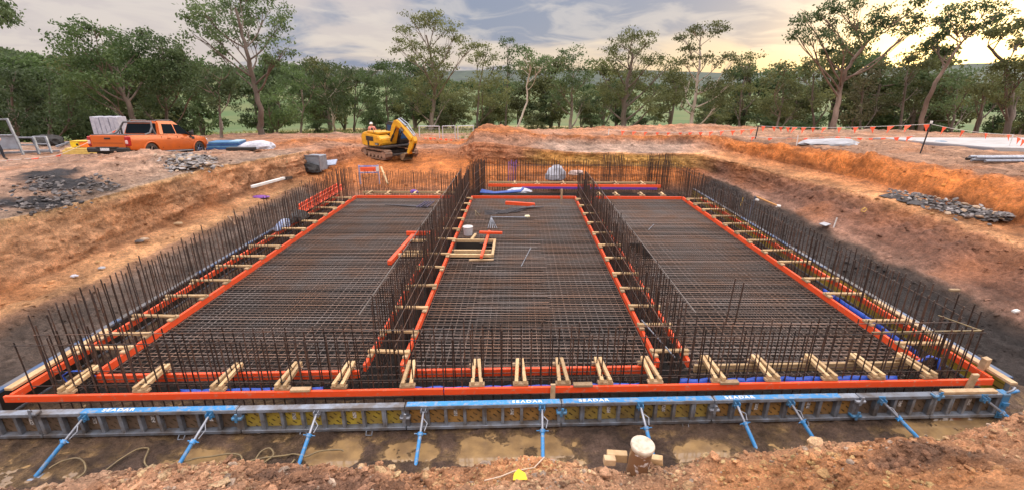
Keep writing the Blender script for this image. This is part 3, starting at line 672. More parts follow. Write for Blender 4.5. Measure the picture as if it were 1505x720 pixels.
def cage(label, A, B, off, sp, zb, zt, rows=2, rails=(), r=.0122, tilt=.012, horiz=(-.5, -.3, -.12), lapped=None, trim=.1):
    """a wall cage from A to B: rows of upright starter bars and the horizontals tied to them"""
    A, B = Vector((*A, 0)), Vector((*B, 0)); d = (B-A); Ln = d.length; d.normalize(); nrm = Vector((-d.y, d.x, 0))
    e = empty('rebar_cage', (A.x, A.y, -.5), 0, label, 'rebar cage', 'reinforcement cages of the walls')
    o_ = Vector((A.x, A.y, -.5))
    k = int(Ln/sp)
    for s in range(rows):
        base = A+nrm*(off*(s-.5*(rows-1))*2 if rows > 1 else 0)
        for i in range(k+1):
            if random.random() < .02: continue
            p = base+d*(i*Ln/k+jt(.018)); top = zt+jt(trim*.5)+(trim if random.random() < .15 else 0)
            lean = Vector((jt(tilt), jt(tilt), 0))*(top-zb)
            bar('upright_bar', Vector((p.x, p.y, zb))-o_, Vector((p.x, p.y, top))+lean-o_, r*random.uniform(.9, 1.05), e)
        for z in horiz: bar('horizontal_bar', base+Vector((0, 0, z))-o_+nrm*.02*(1 if s else -1), base+d*Ln+Vector((0, 0, z))-o_+nrm*.02*(1 if s else -1), .009, e)
        for z in rails: bar('top_rail', base-d*.06+Vector((0, 0, z+jt(.015)))-o_-nrm*.022, base+d*(Ln+.06)+Vector((0, 0, z+jt(.015)))-o_-nrm*.022, .009, e)
    return e
cage('dark rebar cage standing along the front wall between the orange beams', (-8.35, fo(-8.35)+.3), (8.15, fo(8.15)+.3), .19, .175, -.52, .95, rails=(.9,), horiz=(-.5, -.36, -.22, -.06, .12))
cage('dark rebar cage standing along the left wall', (-8.22, 7.0), (-8.22, 22.2), .17, .165, -.52, 1.3, horiz=(-.5, -.3), trim=.16)
cage('dark rebar cage standing along the right wall', (8.18, 7.6), (8.18, 24.6), .18, .17, -.52, 1.12, rails=(1.06,), horiz=(-.5, -.3))
cage('tall rebar cage of the left dividing wall between the left and middle bays', (-2.55, 7.7), (-2.55, 21.9), .17, .15, -.52, 1.22, horiz=(-.5, -.3, .25, .6), tilt=.008)
cage('tall rebar cage of the right dividing wall between the middle and right bays', (3.0, 7.9), (3.0, 21.9), .16, .15, -.52, 1.15, horiz=(-.5, -.3, .25, .6), tilt=.008)
cage('rebar cage across the far end of the left bay', (-7.9, 22.55), (-2.9, 22.6), .16, .15, -.5, .92, horiz=(-.3, .1))
cage('rebar cage across the far end of the middle and right bays', (-2.0, 25.1), (8.0, 24.98), .16, .14, -.5, 1.14, rails=(.9,), horiz=(-.3, .35))
cage('dense rebar column starter at the far end of the left dividing wall', (-2.35, 22.3), (-1.95, 24.8), .16, .11, -.5, 1.25, horiz=(.1, .5, .9), tilt=.006)
cage('dense cluster of taller bars above the far end behind the right bay, left one', (4.6, 25.15), (5.6, 25.13), .2, .085, -.4, 1.45, horiz=(.3, .7), tilt=.01)
cage('dense cluster of taller bars in the far right corner', (7.0, 25.15), (8.2, 25.13), .22, .085, -.4, 1.45, horiz=(.3, .7), tilt=.01)
# rails wired along the heads of the dividing walls
for (x0, y0, x1, y1, z, lb) in [(-2.78, 7.2, -2.72, 22.0, 1.2, 'long straight rail bar wired along the head of the left dividing wall'), (3.2, 7.5, 3.2, 21.5, 1.13, 'long straight rail bar wired along the head of the right dividing wall')]:
    m = MB(); m.tube([(x0, y0, z), ((x0+x1)/2, (y0+y1)/2, z+.02), (x1, y1, z)], .014, 6); tag(m.build('rail_bar', M('rail_steel', (.10, .085, .075), (.15, .13, .12), 3, .5, .4)), lb, 'steel bar')
m = MB(); m.tube([at(943, 470, .1), at(992, 525, .1)], .017, 6); tag(m.build('steel_pipe', galv_m), 'grey steel pipe leaning over spacers at the front of the right dividing wall', 'pipe')
m = MB(); m.tube([(8.2, 7.35, .90), (6.2, 7.25, .905)], .016, 6); m.tube([(8.2, 7.35, .90), (7.75, 7.75, .99)], .012, 6); tag(m.build('bent_bar', hose_m), 'rusty bent bar end sticking out at the top front right corner', 'steel bar')
for i, px in enumerate((1066, 1079)):
    q = at(px, 478, -.1); m = MB(); m.tube([q, q+Vector((.05, 0, 1.15-.1*i))], .014, 6)
    tag(m.build('starter_bar', rebar_m), ['left', 'right'][i]+' of two tall lone bars standing in the right bay', 'steel bar')

# ---- mats
def mat(label, x0, x1, y0, y1, hole=None):
    e = empty('rebar_mat', ((x0+x1)/2, y0, -.2), 0, label, 'rebar mat', 'reinforcing mats of the slab bays'); o_ = Vector(e.location)
    ny = int((y1-y0)/.128); nx = int((x1-x0)/.145)
    dark = MB()
    for i in range(ny+1):
        y = y0+(y1-y0)*i/ny+jt(.012); sg = .042*(x0+x1)/2*max(0, 1-(y-y0)/3)
        if hole and hole[2] < y < hole[3]:
            if hole[0] > x0+.1: bar('cross_bar', Vector((x0, y, -.135))-o_, Vector((hole[0], y, -.135))-o_, .0092, e, UBM)
            if hole[1] < x1-.1: bar('cross_bar', Vector((hole[1], y, -.135))-o_, Vector((x1, y, -.135))-o_, .0092, e, UBM)
        else: bar('cross_bar', Vector((x0-jt(.04), y+jt(.012), -.135+jt(.006)))-o_, Vector((x1+jt(.04), y+jt(.012), -.135+jt(.006)))-o_, .0112, e, UBM)
    for i in range(nx+1):
        x = x0+(x1-x0)*i/nx+jt(.01)
        if hole and hole[0] < x < hole[1]:
            bar('long_bar', Vector((x, y0, -.155))-o_, Vector((x, hole[2], -.155))-o_, .0085, e, UBM); bar('long_bar', Vector((x, hole[3], -.155))-o_, Vector((x, y1, -.155))-o_, .0085, e, UBM)
        else: bar('long_bar', Vector((x, y0+jt(.05), -.154))-o_, Vector((x+jt(.02), y1+jt(.05), -.154))-o_, .0085, e, UBM)
    lo = MB()
    for i in range(ny*2//3):
        y = y0+.07+(y1-y0)*i/(ny*2//3); lo.tube([(x0, y, -.40), (x1, y, -.40)], .009, 4, cap=False)
    for i in range(nx):
        x = x0+.08+(x1-x0)*i/nx; lo.tube([(x, y0, -.42), (x, y1, -.42)], .009, 4, cap=False)
    l = lo.build('lower_layer', matbar_m, e, recalc=False); l.location = -o_; l['kind'] = 'stuff'
    return e
mat('rebar mat filling the left bay', -7.72, -2.97, 7.42, 21.55)
mat('rebar mat filling the middle bay', -2.14, 2.64, 7.58, 21.55, hole=(-2.14, -.85, 13.55, 15.2))
mat('rebar mat filling the right bay', 3.36, 7.72, 7.8, 21.5, hole=(3.7, 4.25, 13.6, 15.0))
mt = MB()                                              # lap of finer bars in the middle bay
e = empty('rebar_mat', (.2, 15, -.12), 0, 'pale loose lap of closely spaced bars lying across the middle bay', 'rebar mat', 'reinforcing mats of the slab bays')
for i in range(34):
    y = 9.5+i*.3+jt(.05); bar('lap_bar', (-1.3+jt(.3), y-15, .012), (.55+jt(.15), y-15+jt(.06), .012), .0095, e, UBM)

# ---- steel formwork along the front
def panel_mesh(x0, x1, plycol, label, blue_from, blue_to, text=None, ribs=8, left_label=None):
    """one panel; local x along the wall from 0, y towards the camera is negative, top at z=-.06"""
    L_ = x1-x0; H_ = .475; zt = -.055
    e = empty('formwork_panel', (x0, fw(x0), 0), math.atan(.0455), label, 'formwork panel', 'steel formwork panels along the front')
    D = .125
    m = MB(); m.box((L_/2, D/2, zt-.03), (L_-.012, D, .06), ch=.006); m.box((L_/2, .012, zt-.045), (L_-.02, .026, .03)); m.build('top_rail', galvd_m, e)
    m = MB(); m.box((L_/2, D/2, zt-H_+.03), (L_-.012, D, .06), ch=.006); m.build('bottom_rail', galvd_m, e)
    if blue_to > blue_from:
        m = MB(); m.box(((blue_from+blue_to)/2, D/2, zt+.003), (blue_to-blue_from, D-.012, .006)); m.build('blue_strip', fwblue_m, e)
    for i in range(ribs+1):
        xx = .03+(L_-.06)*i/ribs
        m = MB(); wd = .05 if i not in (0, ribs) else .06
        m.box((0, D/2+.002, zt-H_/2), (wd, D-.03, H_-.125), ch=.004)
        if i % 3 == 1: m.box((wd*.5+.012, D*.42, zt-H_/2), (.018, D*.6, H_-.125))
        r = m.build('rib', galvd_m, e); r.location = (xx, 0, 0)
        if i < ribs:
            bw_ = (L_-.06)/ribs-wd
            m = MB(); m.box((0, 0, 0), (bw_, .012, H_-.13)); pl = m.build('plywood_face', plycol, e); pl.location = (xx+(L_-.06)/ribs/2, D-.018, zt-H_/2)
            if i % 3 == 2:
                m = MB(); m.box((0, 0, 0), (.06, .004, .13)); tg = m.build('printed_tag', M('tag_print', (.6, .6, .6), (.12, .12, .12), 45, .6, lo=.46, hi=.54), e); tg.location = (xx+(L_-.06)/ribs/2, D-.0275, zt-H_/2+.02)
    if text:
        for tx in text:
            c = bpy.data.curves.new('lettering', 'FONT'); c.body = 'SEADAR'; c.size = .105; c.extrude = .0015; c.align_x = 'CENTER'; c.align_y = 'CENTER'
            c.materials.append(M('lettering_white', (.8, .82, .85), (.35, .55, .75), 30, .6, lo=.5, hi=.7)); c.space_character = 1.25; c.offset = .002
            o = bpy.data.objects.new('lettering', c); COL.objects.link(o); me = bpy.data.meshes.new_from_object(o); bpy.data.objects.remove(o)
            o = bpy.data.objects.new('lettering', me); COL.objects.link(o); o.parent = e; o.location = (tx, D/2-.002, zt+.0085); o.scale = (1.15, .85, 1)
    return e
def ply(name, c, c2):
    m = M(name, c, c2, 3, .5, 0); t = m.node_tree; b = t.nodes['Principled BSDF']
    g = t.nodes.new('ShaderNodeNewGeometry'); mp = t.nodes.new('ShaderNodeMapping'); mp.inputs[2].default_value = (0, R(-40), 0)
    t.links.new(g.outputs['Position'], mp.inputs[0]); br = t.nodes.new('ShaderNodeTexBrick')
    br.inputs['Scale'].default_value = 1; br.inputs['Brick Width'].default_value = .16; br.inputs['Row Height'].default_value = .105; br.inputs['Mortar Size'].default_value = .030; br.offset = .5
    sx = t.nodes.new('ShaderNodeSeparateXYZ'); cb = t.nodes.new('ShaderNodeCombineXYZ'); t.links.new(mp.outputs[0], sx.inputs[0]); t.links.new(sx.outputs[0], cb.inputs[0]); t.links.new(sx.outputs[2], cb.inputs[1])
    t.links.new(cb.outputs[0], br.inputs[0]); br.inputs['Color1'].default_value = br.inputs['Color2'].default_value = (1, 1, 1, 1); br.inputs['Mortar'].default_value = (0, 0, 0, 1)
    src = b.inputs['Base Color'].links[0].from_socket
    w_ = t.nodes.new('ShaderNodeTexWave'); w_.wave_type = 'BANDS'; w_.bands_direction = 'Y'; w_.inputs['Scale'].default_value = 3.4; w_.inputs['Distortion'].default_value = .3; t.links.new(cb.outputs[0], w_.inputs[0])
    n2_ = t.nodes.new('ShaderNodeTexNoise'); n2_.inputs['Scale'].default_value = 26; t.links.new(cb.outputs[0], n2_.inputs[0])
    w2 = t.nodes.new('ShaderNodeTexWave'); w2.wave_type = 'BANDS'; w2.bands_direction = 'X'; w2.inputs['Scale'].default_value = 2.2; t.links.new(cb.outputs[0], w2.inputs[0])
    def mr(v, a, b_):
        n = t.nodes.new('ShaderNodeMapRange'); n.inputs[1].default_value = a; n.inputs[2].default_value = b_; t.links.new(v, n.inputs[0]); return n.outputs[0]
    mu = t.nodes.new('ShaderNodeMath'); mu.operation = 'MULTIPLY'; t.links.new(mr(w_.outputs['Fac'], .8, .88), mu.inputs[0]); t.links.new(mr(w2.outputs['Fac'], .35, .45), mu.inputs[1])
    mu2 = t.nodes.new('ShaderNodeMath'); mu2.operation = 'MULTIPLY'; t.links.new(mu.outputs[0], mu2.inputs[0]); t.links.new(mr(n2_.outputs[0], .35, .5), mu2.inputs[1])
    mi = t.nodes.new('ShaderNodeMix'); mi.data_type = 'RGBA'; t.links.new(mu2.outputs[0], mi.inputs[0]); t.links.new(src, mi.inputs[6]); mi.inputs[7].default_value = (.05, .035, .015, 1)
    t.links.new(mi.outputs[2], b.inputs['Base Color']); return m
plyA, plyB, plyC, plyD = ply('ply_grimy', (.16, .11, .07), (.09, .07, .055)), ply('ply_yellow', (.46, .36, .045), (.30, .22, .05)), ply('ply_brown', (.36, .20, .055), (.22, .13, .05)), ply('ply_olive', (.36, .27, .06), (.20, .14, .05))
JX = [-10.9, -7.86, -4.63, -1.88, .75, 3.36, 5.88, 7.24, 8.42]
panel_mesh(JX[0], JX[1], plyA, 'dull grey formwork panel at the far left end of the front', 0, 0, None, 9)
panel_mesh(JX[1], JX[2], plyA, 'front formwork panel with grimy brown faces and a half worn blue top', .72, 3.2, [1.3], 10)
panel_mesh(JX[2], JX[3], plyB, 'front formwork panel with yellow faces and a bare grey top', 0, 0, [], 8)
panel_mesh(JX[3], JX[4], plyC, 'front formwork panel with orange brown faces left of the middle', .03, 2.6, [2.05], 8)
panel_mesh(JX[4], JX[5], plyD, 'front formwork panel with olive yellow faces behind the capped pipe', .03, 2.58, [.55], 8)
panel_mesh(JX[5], JX[6], plyC, 'front formwork panel with brown faces right of the capped pipe', .03, 2.2, [.45], 8)
panel_mesh(JX[6], JX[7], plyA, 'short front formwork panel with a bare scuffed top at the right', 0, 0, None, 4)
panel_mesh(JX[7], JX[8], plyA, 'last short front formwork panel with timber on top at the right corner', 0, 0, None, 4)
beam('timber_filler', (JX[7]+.12, fw(JX[7])+.07, .005), (JX[8]-.1, fw(JX[8])+.06, .0), 'weathered timber filler lying on the last formwork panel at the right corner', pine2_m, h=.055, wd=.10, cat='plank')
# wedge clamps on the joints
def clamp(x, z, mat_, label, big=1.0):
    e = empty('wedge_clamp', (x, fw(x)-.02, z), math.atan(.0455), label, 'clamp', 'clamps on the formwork joints')
    m = MB(); m.box((0, -.01, 0), (.17*big, .05, .05), ch=.012); m.box((-.075*big, .03, 0), (.03, .09, .045), ch=.008); m.box((.075*big, .03, 0), (.03, .09, .045), ch=.008); m.build('jaw', mat_, e)
    m = MB(); m.box((.0, -.03, .02), (.045, .022, .17*big), (0, .15, 0), ch=.006); m.build('wedge', mat_, e)
for x, z, mm, lb in [(JX[2], -.2, bluesteel_m, 'blue wedge clamp on the joint between the grimy and the yellow formwork panels'), (JX[3], -.26, galv_m, 'grey wedge clamp on the joint right of the yellow formwork panel'),
                     (JX[4], -.22, bluesteel_m, 'blue wedge clamp on the joint right of the middle prop'), (JX[5], -.23, galv_m, 'grey wedge clamp on the joint right of the capped pipe'),
                     (JX[6], -.12, galv_m, 'upper grey clamp on the joint left of the short panel'), (JX[6], -.42, bluesteel_m, 'lower blue clamp on the joint left of the short panel'), (JX[7], -.05, bluesteel_m, 'blue clamp gripping the top at the timber filler'), (JX[1], -.03, galvd_m, 'muddy clamp gripping the top of the leftmost front joint')]: clamp(x, z, mm, lb)
for x, lb in [(-5.6, 'first bottom hook on the front formwork from the left'), (-3.6, 'second bottom hook on the front formwork from the left'), (-2.5, 'third bottom hook on the front formwork from the left'), (2.9, 'fourth bottom hook on the front formwork from the left'), (5.0, 'fifth bottom hook on the front formwork from the left')]:
    e = MB(); e.tube([(x-.05, fw(x)-.01, -.52), (x-.05, fw(x)-.06, -.57), (x+.05, fw(x)-.06, -.57), (x+.05, fw(x)-.01, -.52)], .012, 6); tag(e.build('hook', galvd_m), lb, 'hook', 'bottom hooks on the front formwork')
# blue corner post
e = empty('corner_post', (8.5, fw(8.5)+.02, -.55), 0, 'blue steel corner post closing the right end of the front formwork', 'corner post')
m = MB(); m.box((0, .06, .24), (.13, .16, .5), ch=.01); m.box((.0, -.03, .30), (.1, .05, .06)); m.box((0, -.03, .1), (.1, .05, .06)); m.build('post', bluesteel_m, e)
m = MB(); m.tube([(.02, .02, .5), (.05, -.02, .58), (.12, .02, .6), (.16, .1, .55)], .018, 8); m.build('lifting_eye', galv_m, e)
m = MB(); m.cyl((.07, .1, .42), (.34, .14, .45), .03, 10); m.build('end_bolt', fwblue_m, e)

# push-pull props
def prop(hx, hz, foot, blue, label):
    e = empty('push_pull_prop', (hx, fw(hx)-.03, hz), 0, label, 'prop', 'blue props bracing the front formwork')
    d = Vector(foot)-Vector(e.location); l = d.length; u = d.normalized(); sd_ = u.cross(Vector((0, 0, 1))).normalized()
    m = MB(); m.box((-.035, .0, 0), (.012, .09, .10), ch=.003); m.box((.035, 0, 0), (.012, .09, .10), ch=.003); m.box((0, .035, .01), (.12, .02, .14), ch=.004); m.cyl((-.055, -.01, -.01), (.055, -.01, -.01), .014, 8); m.build('head_bracket', bluesteel_m if blue else galv_m, e)
    m = MB(); m.cyl(u*.02, u*l*.48, .021, 10); m.build('inner_tube', galv_m, e)
    m = MB(); m.cyl(u*l*.40, u*l, .031, 12); m.build('outer_tube', fwblue_m, e)
    m = MB(); m.cyl(u*l*.385, u*l*.445, .046, 12); m.cyl(u*l*.41-sd_*.10, u*l*.41+sd_*.10, .009, 6); m.build('collar', fwblue_m, e)
    m = MB(); m.tube([u*.08+sd_*.02, u*l*.22-sd_*.09+Vector((0, 0, .0)), u*l*.36-sd_*.06], .009, 6); m.build('safety_bar', galv_m, e)
    m = MB(); m.box(d+Vector((0, 0, -.01)), (.14, .14, .015)); m.build('foot_plate', galvd_m, e)
heads = [(120, 615), (305, 612), (465, 607), (622, 605), (797, 601), (943, 600), (1085, 596), (1165, 594), (1300, 591), (1452, 588)]
feet = [(52, 700), (247, 708), (437, 688), (610, 688), (798, 682), (962, 676), (1113, 662), (1204, 657), (1356, 650), (1506, 632)]
PL = ['leftmost blue prop bracing the formwork near the corner clamp', 'blue prop second from the left, with a wing collar, above the hose loops', 'grey headed prop third from the left, bracing the yellow panel', 'slender prop right of the yellow panel, fourth from the left',
      'bright blue near vertical prop left of the middle clamp', 'scuffed blue prop standing right behind the capped pipe', 'blue prop right of the capped pipe, first of two close together', 'blue prop right of the capped pipe, second of two close together', 'blue prop leaning over the muddy puddle at the right', 'blue prop at the right end beside the corner post']
for i, (h, f) in enumerate(zip(heads, feet)):
    hx = at(*h, -.12).x; prop(hx, -.13, at(*f, -.6), i not in (2, 3), PL[i])

# formwork down both sides, seen mostly from above
def side_panels(x, sgn, ys, cols, where):
    for i, (y0, y1) in enumerate(zip(ys[:-1], ys[1:])):
        e = empty('formwork_panel', (x, y0, 0), 0, where+' formwork panel, %s from the front' % ordn(i), 'formwork panel', 'steel formwork panels down the '+where.split()[0]+' side')
        l = y1-y0; c, pc = cols[i % len(cols)]
        m = MB(); m.box((sgn*.06, l/2, -.05), (.12, l-.015, .05), ch=.005); m.build('top_rail', c, e)
        m = MB(); m.box((sgn*.06, l/2, -.52), (.12, l-.015, .05), ch=.005); m.build('bottom_rail', galvd_m, e)
        k = max(2, int(l/.34))
        for j in range(k+1):
            m = MB(); m.box((sgn*.065, .03+(l-.06)*j/k, -.285), (.10, .05, .415)); m.build('rib', galvd_m, e)
        m = MB(); m.box((sgn*.012, l/2, -.285), (.012, l-.03, .44)); m.build('plywood_face', pc, e)
wornblue = M('worn_blue', (.05, .10, .20), (.13, .14, .16), 2.2, .45, .2, lo=.45, hi=.55)
side_panels(-9.02, -1, [6.6, 9.3, 12, 14.7, 17.4, 20.1, 22.4], [(wornblue, dark_m), (M('dull_steel', (.14, .145, .155), (.09, .085, .08), 4, .6, .2), dark_m), (wornblue, dark_m)], 'left side')
side_panels(8.92, 1, [7.3, 10, 12.7, 15.4, 18.1, 20.8, 23.5], [(wornblue, plyB), (MATS['dull_steel'], plyB), (wornblue, plyD)], 'right side')

# ---- sump boxes and loose material inside the bays
GS = 'orange and pale timbers framing the sump openings'
beam('sump_beam', at(572, 383, .02), at(607, 344, .02), 'orange beam along the left edge of the sump opening in the left bay', group=GS, wd=.12, h=.14)
beam('sump_beam', (-4.0, 15.75, .05), (-2.95, 15.75, .05), 'orange cross beam at the far end of the sump opening in the left bay', group=GS, wd=.07)
for i, (y, z) in enumerate([(15.0, .0), (14.1, -.08), (13.6, .0)]): beam('sump_timber', (-3.78, y, z), (-2.92, y, z), ['far', 'middle', 'near'][i]+' pale timber across the sump opening in the left bay', pine_m, group=GS, h=.09, wd=.07)
for i, (y, z) in enumerate([(15.05, .0), (14.25, -.10), (13.6, .0)]): beam('sump_timber', (-2.16, y, z), (-.83, y, z), ['far', 'middle', 'near'][i]+' pale timber of the sump frame in the middle bay', pine_m, group=GS, h=.10, wd=.08)
beam('sump_timber', (-.80, 13.56, .002), (-.80, 15.1, .002), 'pale timber closing the right side of the sump frame in the middle bay', pine_m, group=GS, h=.10, wd=.08)
beam('sump_beam', (-1.12, 13.15, .10), (-1.03, 15.75, .10), 'orange beam lying along the sump frame in the middle bay', group=GS, h=.09, wd=.08)
beam('sump_beam', (-1.35, 15.35, .19), (-.55, 15.3, .19), 'short orange beam crossing the far end of the sump frame in the middle bay', group=GS, h=.08, wd=.09)
beam('sump_timber', (-1.5, 13.25, -.05), (-.75, 13.3, -.05), 'short pale timber lying on the mat below the sump frame', pine2_m, group=GS, h=.05, wd=.06)
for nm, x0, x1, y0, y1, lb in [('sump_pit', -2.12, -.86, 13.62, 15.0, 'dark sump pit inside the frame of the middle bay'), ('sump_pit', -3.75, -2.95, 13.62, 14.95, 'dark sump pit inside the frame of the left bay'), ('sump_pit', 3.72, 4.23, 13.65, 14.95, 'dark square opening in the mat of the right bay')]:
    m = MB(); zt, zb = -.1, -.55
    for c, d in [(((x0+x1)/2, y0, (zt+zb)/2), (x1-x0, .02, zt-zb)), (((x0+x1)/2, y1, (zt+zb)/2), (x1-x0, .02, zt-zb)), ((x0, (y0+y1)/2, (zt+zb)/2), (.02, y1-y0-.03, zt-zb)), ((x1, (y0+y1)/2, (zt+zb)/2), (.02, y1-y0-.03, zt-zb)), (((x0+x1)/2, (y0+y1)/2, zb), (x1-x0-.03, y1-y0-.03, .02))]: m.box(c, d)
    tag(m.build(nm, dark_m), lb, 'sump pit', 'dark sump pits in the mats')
q = at(688, 345, -.12); e = empty('bucket', q, .2, 'small pale bucket on the mat beyond the sump frame', 'bucket')
m = MB(); m.tube([(0, 0, 0), (0, 0, .3)], [.15, .18], 14); m.build('pail', M('dull_white', (.5, .5, .53), (.4, .4, .42), 4, .6), e)
m = MB(); m.tube([(.18*math.cos(a), .18*math.sin(a), .3) for a in np.linspace(0, 6.28, 15)], .012, 5); m.build('rim', white_m, e)
beam('timber_offcut', at(693, 351, -.05), at(699, 343, -.05), 'short pale offcut lying beside the bucket', pine_m, h=.06, wd=.09, cat='timber')
# loose bars and timbers at the far end of the middle bay
def bundle(name, pts_list, r, mat_, label, cat='bar bundle', group=None):
    e = empty(name, pts_list[0][0], 0, label, cat, group); o_ = Vector(pts_list[0][0])
    for pts in pts_list:
        m = MB(); m.tube([Vector(p)-o_ for p in pts], r, 6); m.build('bar', mat_, e)
    return e
dkbar = M('dark_bar', (.05, .05, .06), (.09, .085, .09), 4, .45, .3)
bundle('loose_bars', [[at(712, 310+i*1.5, -.09), at(760, 309+i*.6, -.08), at(785, 302+i*.5, -.06)] for i in range(5)], .016, dkbar, 'bundle of dark bars lying bent at the far end of the middle bay')
bundle('loose_bars', [[at(728+i*5, 314, -.08), at(752+i*5, 306, .02), at(790+i*3, 304, -.06)] for i in range(4)], .02, dkbar, 'dark curved loose bars beside the orange timber in the middle bay')
bundle('loose_bars', [[at(722, 318+i*.2, -.09), at(717+i*3.4, 336, -.09)] for i in range(5)]+[[at(722, 319, -.08), at(774, 319.5, -.08)]], .014, galv_m, 'fan of pale grey rods lying on the middle bay mat')
bundle('loose_bars', [[at(698, 309, -.09), at(698+2+i*6, 318, -.09)] for i in range(2)], .014, hose_m, 'rusty bent rods at the far left of the middle bay')
bundle('loose_bars', [[at(566+i*8, 301+i*.5, -.09), at(610+i*4, 302+i*.6, -.09), at(632-i*2, 299+i, .0)] for i in range(6)], .016, dkbar, 'bundle of dark bars lying at the far end of the left bay')
bundle('loose_bars', [[at(612+i*5, 305, -.06), at(626+i*4, 296, .1)] for i in range(4)], .02, M('violet_dark', (.07, .06, .12), None, 1, .5), 'short violet dark offcuts heaped at the far end of the left bay')
bundle('loose_bars', [[at(766, 391, -.1), at(780, 364, -.1)]], .014, galv_m, 'single pale rod lying slanting on the middle bay mat')
bundle('loose_bars', [[at(953, 338, -.1), at(961, 330, -.1)]], .013, galv_m, 'single short pale rod lying in the right bay')
beam('loose_beam', at(743, 296, .02), at(786, 299, .02), 'loose orange beam lying on the mat at the far end of the middle bay', wd=.12)
m = MB(); m.box((0, 0, .05), (.2, .14, .09), (0, 0, .2), ch=.02); o = m.build('packet', M('yellow_print', (.7, .62, .3), (.75, .72, .6), 14, .6)); o.location = at(775, 320, -.12); tag(o, 'yellow and white packet at the end of the pale rods', 'packet')
m = MB(); m.box((0, 0, 0), (.10, .05, .75), ch=.005); o = m.build('timber_stake', pine2_m); o.location = (2.05, 21.5, -.02); tag(o, 'upright timber stake at the far orange beam of the middle bay', 'stake')
m = MB()
for i in range(4): m.tube([(-1.9+i*.02, 22.5+i*.08, -.05+.03*i), (-1.2, 22.45+i*.08, -.08), (.1, 22.6+i*.1, -.02), (.25, 22.9+i*.1, .06)], .04, 8)
tag(m.build('blue_pipes', M('blue_pvc', (.03, .09, .38), (.03, .07, .25), 4, .4)), 'curved blue pipes lying behind the far beam of the middle bay', 'pipe bundle')
beam('violet_strip', (.2, 24.18, -.1), (7.3, 24.05, -.1), 'violet strip hanging under the farthest orange beam', purple_m, h=.12, wd=.02, cat='plastic strip')
def heap(name, c, dims, mat_, label, cat, seed=0, flatbase=True, n=3, k=.35):
    bm = bmesh.new(); bmesh.ops.create_icosphere(bm, subdivisions=n, radius=1)
    v = np.array([x.co[:] for x in bm.verts]); d = 1+k*fbm(v+seed*7.7, 1.3, 3)+k*.4*fbm(v+seed*3.1, 4, 2)
    for x, s in zip(bm.verts, d):
        x.co *= s; x.co.x *= dims[0]; x.co.y *= dims[1]; x.co.z *= dims[2]
        if flatbase and x.co.z < -.12*dims[2]: x.co.z = -.12*dims[2]
    me = bpy.data.meshes.new(name); bm.to_mesh(me); bm.free()
    o = link(name, me, mat_); o.location = c; return tag(o, label, cat)
heap('white_bag', (2.05, 25.5, .12), (.52, .36, .66), bag_m, 'pale blue white bulk bag standing behind the farthest bars', 'bulk bag', 3)
heap('white_sheet', (.05, 23.5, -.2), (.6, .3, .2), bag_m, 'crumpled white sheet between the two far beams', 'plastic sheet', 5)
heap('sand_bag', (3.2, 25.45, .35), (.42, .3, .22), M('pinkish_bag', (.6, .45, .4), None, 1, .7), 'pinkish sandbag behind the far bars right of the white bag', 'bag', 6)
# left rear: orange mesh, dark bag, blue white plastic, blue framed rack
e = empty('orange_mesh', (-8.75, 20.2, .2), 0, 'bright orange plastic mesh draped along the left wall bars at the far end', 'plastic mesh')
for i in range(9):
    m = MB(); y = -2.0+i*.5
    m.box((0, y, .0), (.30, .40, .035), (0, .5, 0)); m.box((.03, y, .12), (.05, .42, .1), (0, .2, 0)); m.box((-.1, y, .2), (.04, .36, .12), (.1, .3, 0)); m.build('mesh_strip', flag_m, e)
heap('dark_bag', (-8.55, 17.2, .1), (.32, .6, .3), black_m, 'black plastic bag on the left wall beside the orange mesh', 'bag', 8)
heap('blue_bag', (-8.7, 16.3, .05), (.22, .5, .24), M('bluewhite_film', (.16, .22, .40), (.36, .40, .48), 7, .4, 0, .4, 12), 'crumpled blue and white plastic on the left wall bars', 'plastic sheet', 9)
q = aty(543, 262, 24.6); zb = gz(q.x, 24.6, 0)
e = empty('barrier_rack', (q.x, 24.6, zb), .1, 'blue and white framed barrier with an orange board behind the far left corner', 'barrier')
zt = .95-zb
m = MB(); m.box((0, 0, zt-.22), (.85, .05, .2), ch=.01); m.build('orange_board', flag_m, e)
m = MB(); m.box((0, .02, zt-.06), (1.0, .05, .07)); m.box((0, .02, zt-.40), (1.0, .05, .06)); m.build('rail', M('violet_blue', (.16, .18, .50), (.45, .45, .62), 6, .5), e)
for s in (-1, 1):
    m = MB(); m.box((s*.5, .03, zt/2), (.06, .06, zt), ch=.01); m.build('post', M('pale_blue', (.45, .48, .62), (.3, .3, .5), 5, .5), e)
m = MB(); m.box((.47, -.03, zt-.2), (.16, .03, .26)); m.build('end_plate', white_m, e)
beam('timber_prop', aty(560, 245, 24.2), aty(570, 270, 22.9), 'pale timber propped aslant behind the far left bars', pine_m, h=.06, wd=.09, cat='timber')
heap('purple_bag', (-5.1, 22.2, .03), (.2, .14, .13), purple_m, 'small purple bag behind the far beam of the left bay', 'bag', 12)
m = MB()
for k in range(4): m.tube([(-.55+.13*k, 25.5, -.2), (-.52+.13*k, 25.52, 1.0+.1*(k % 2)), (-.3+.1*k, 25.55, .75)], .02, 6)
tag(m.build('purple_conduit', purple_m), 'purple conduits rising among the far bars of the middle bay', 'conduit')

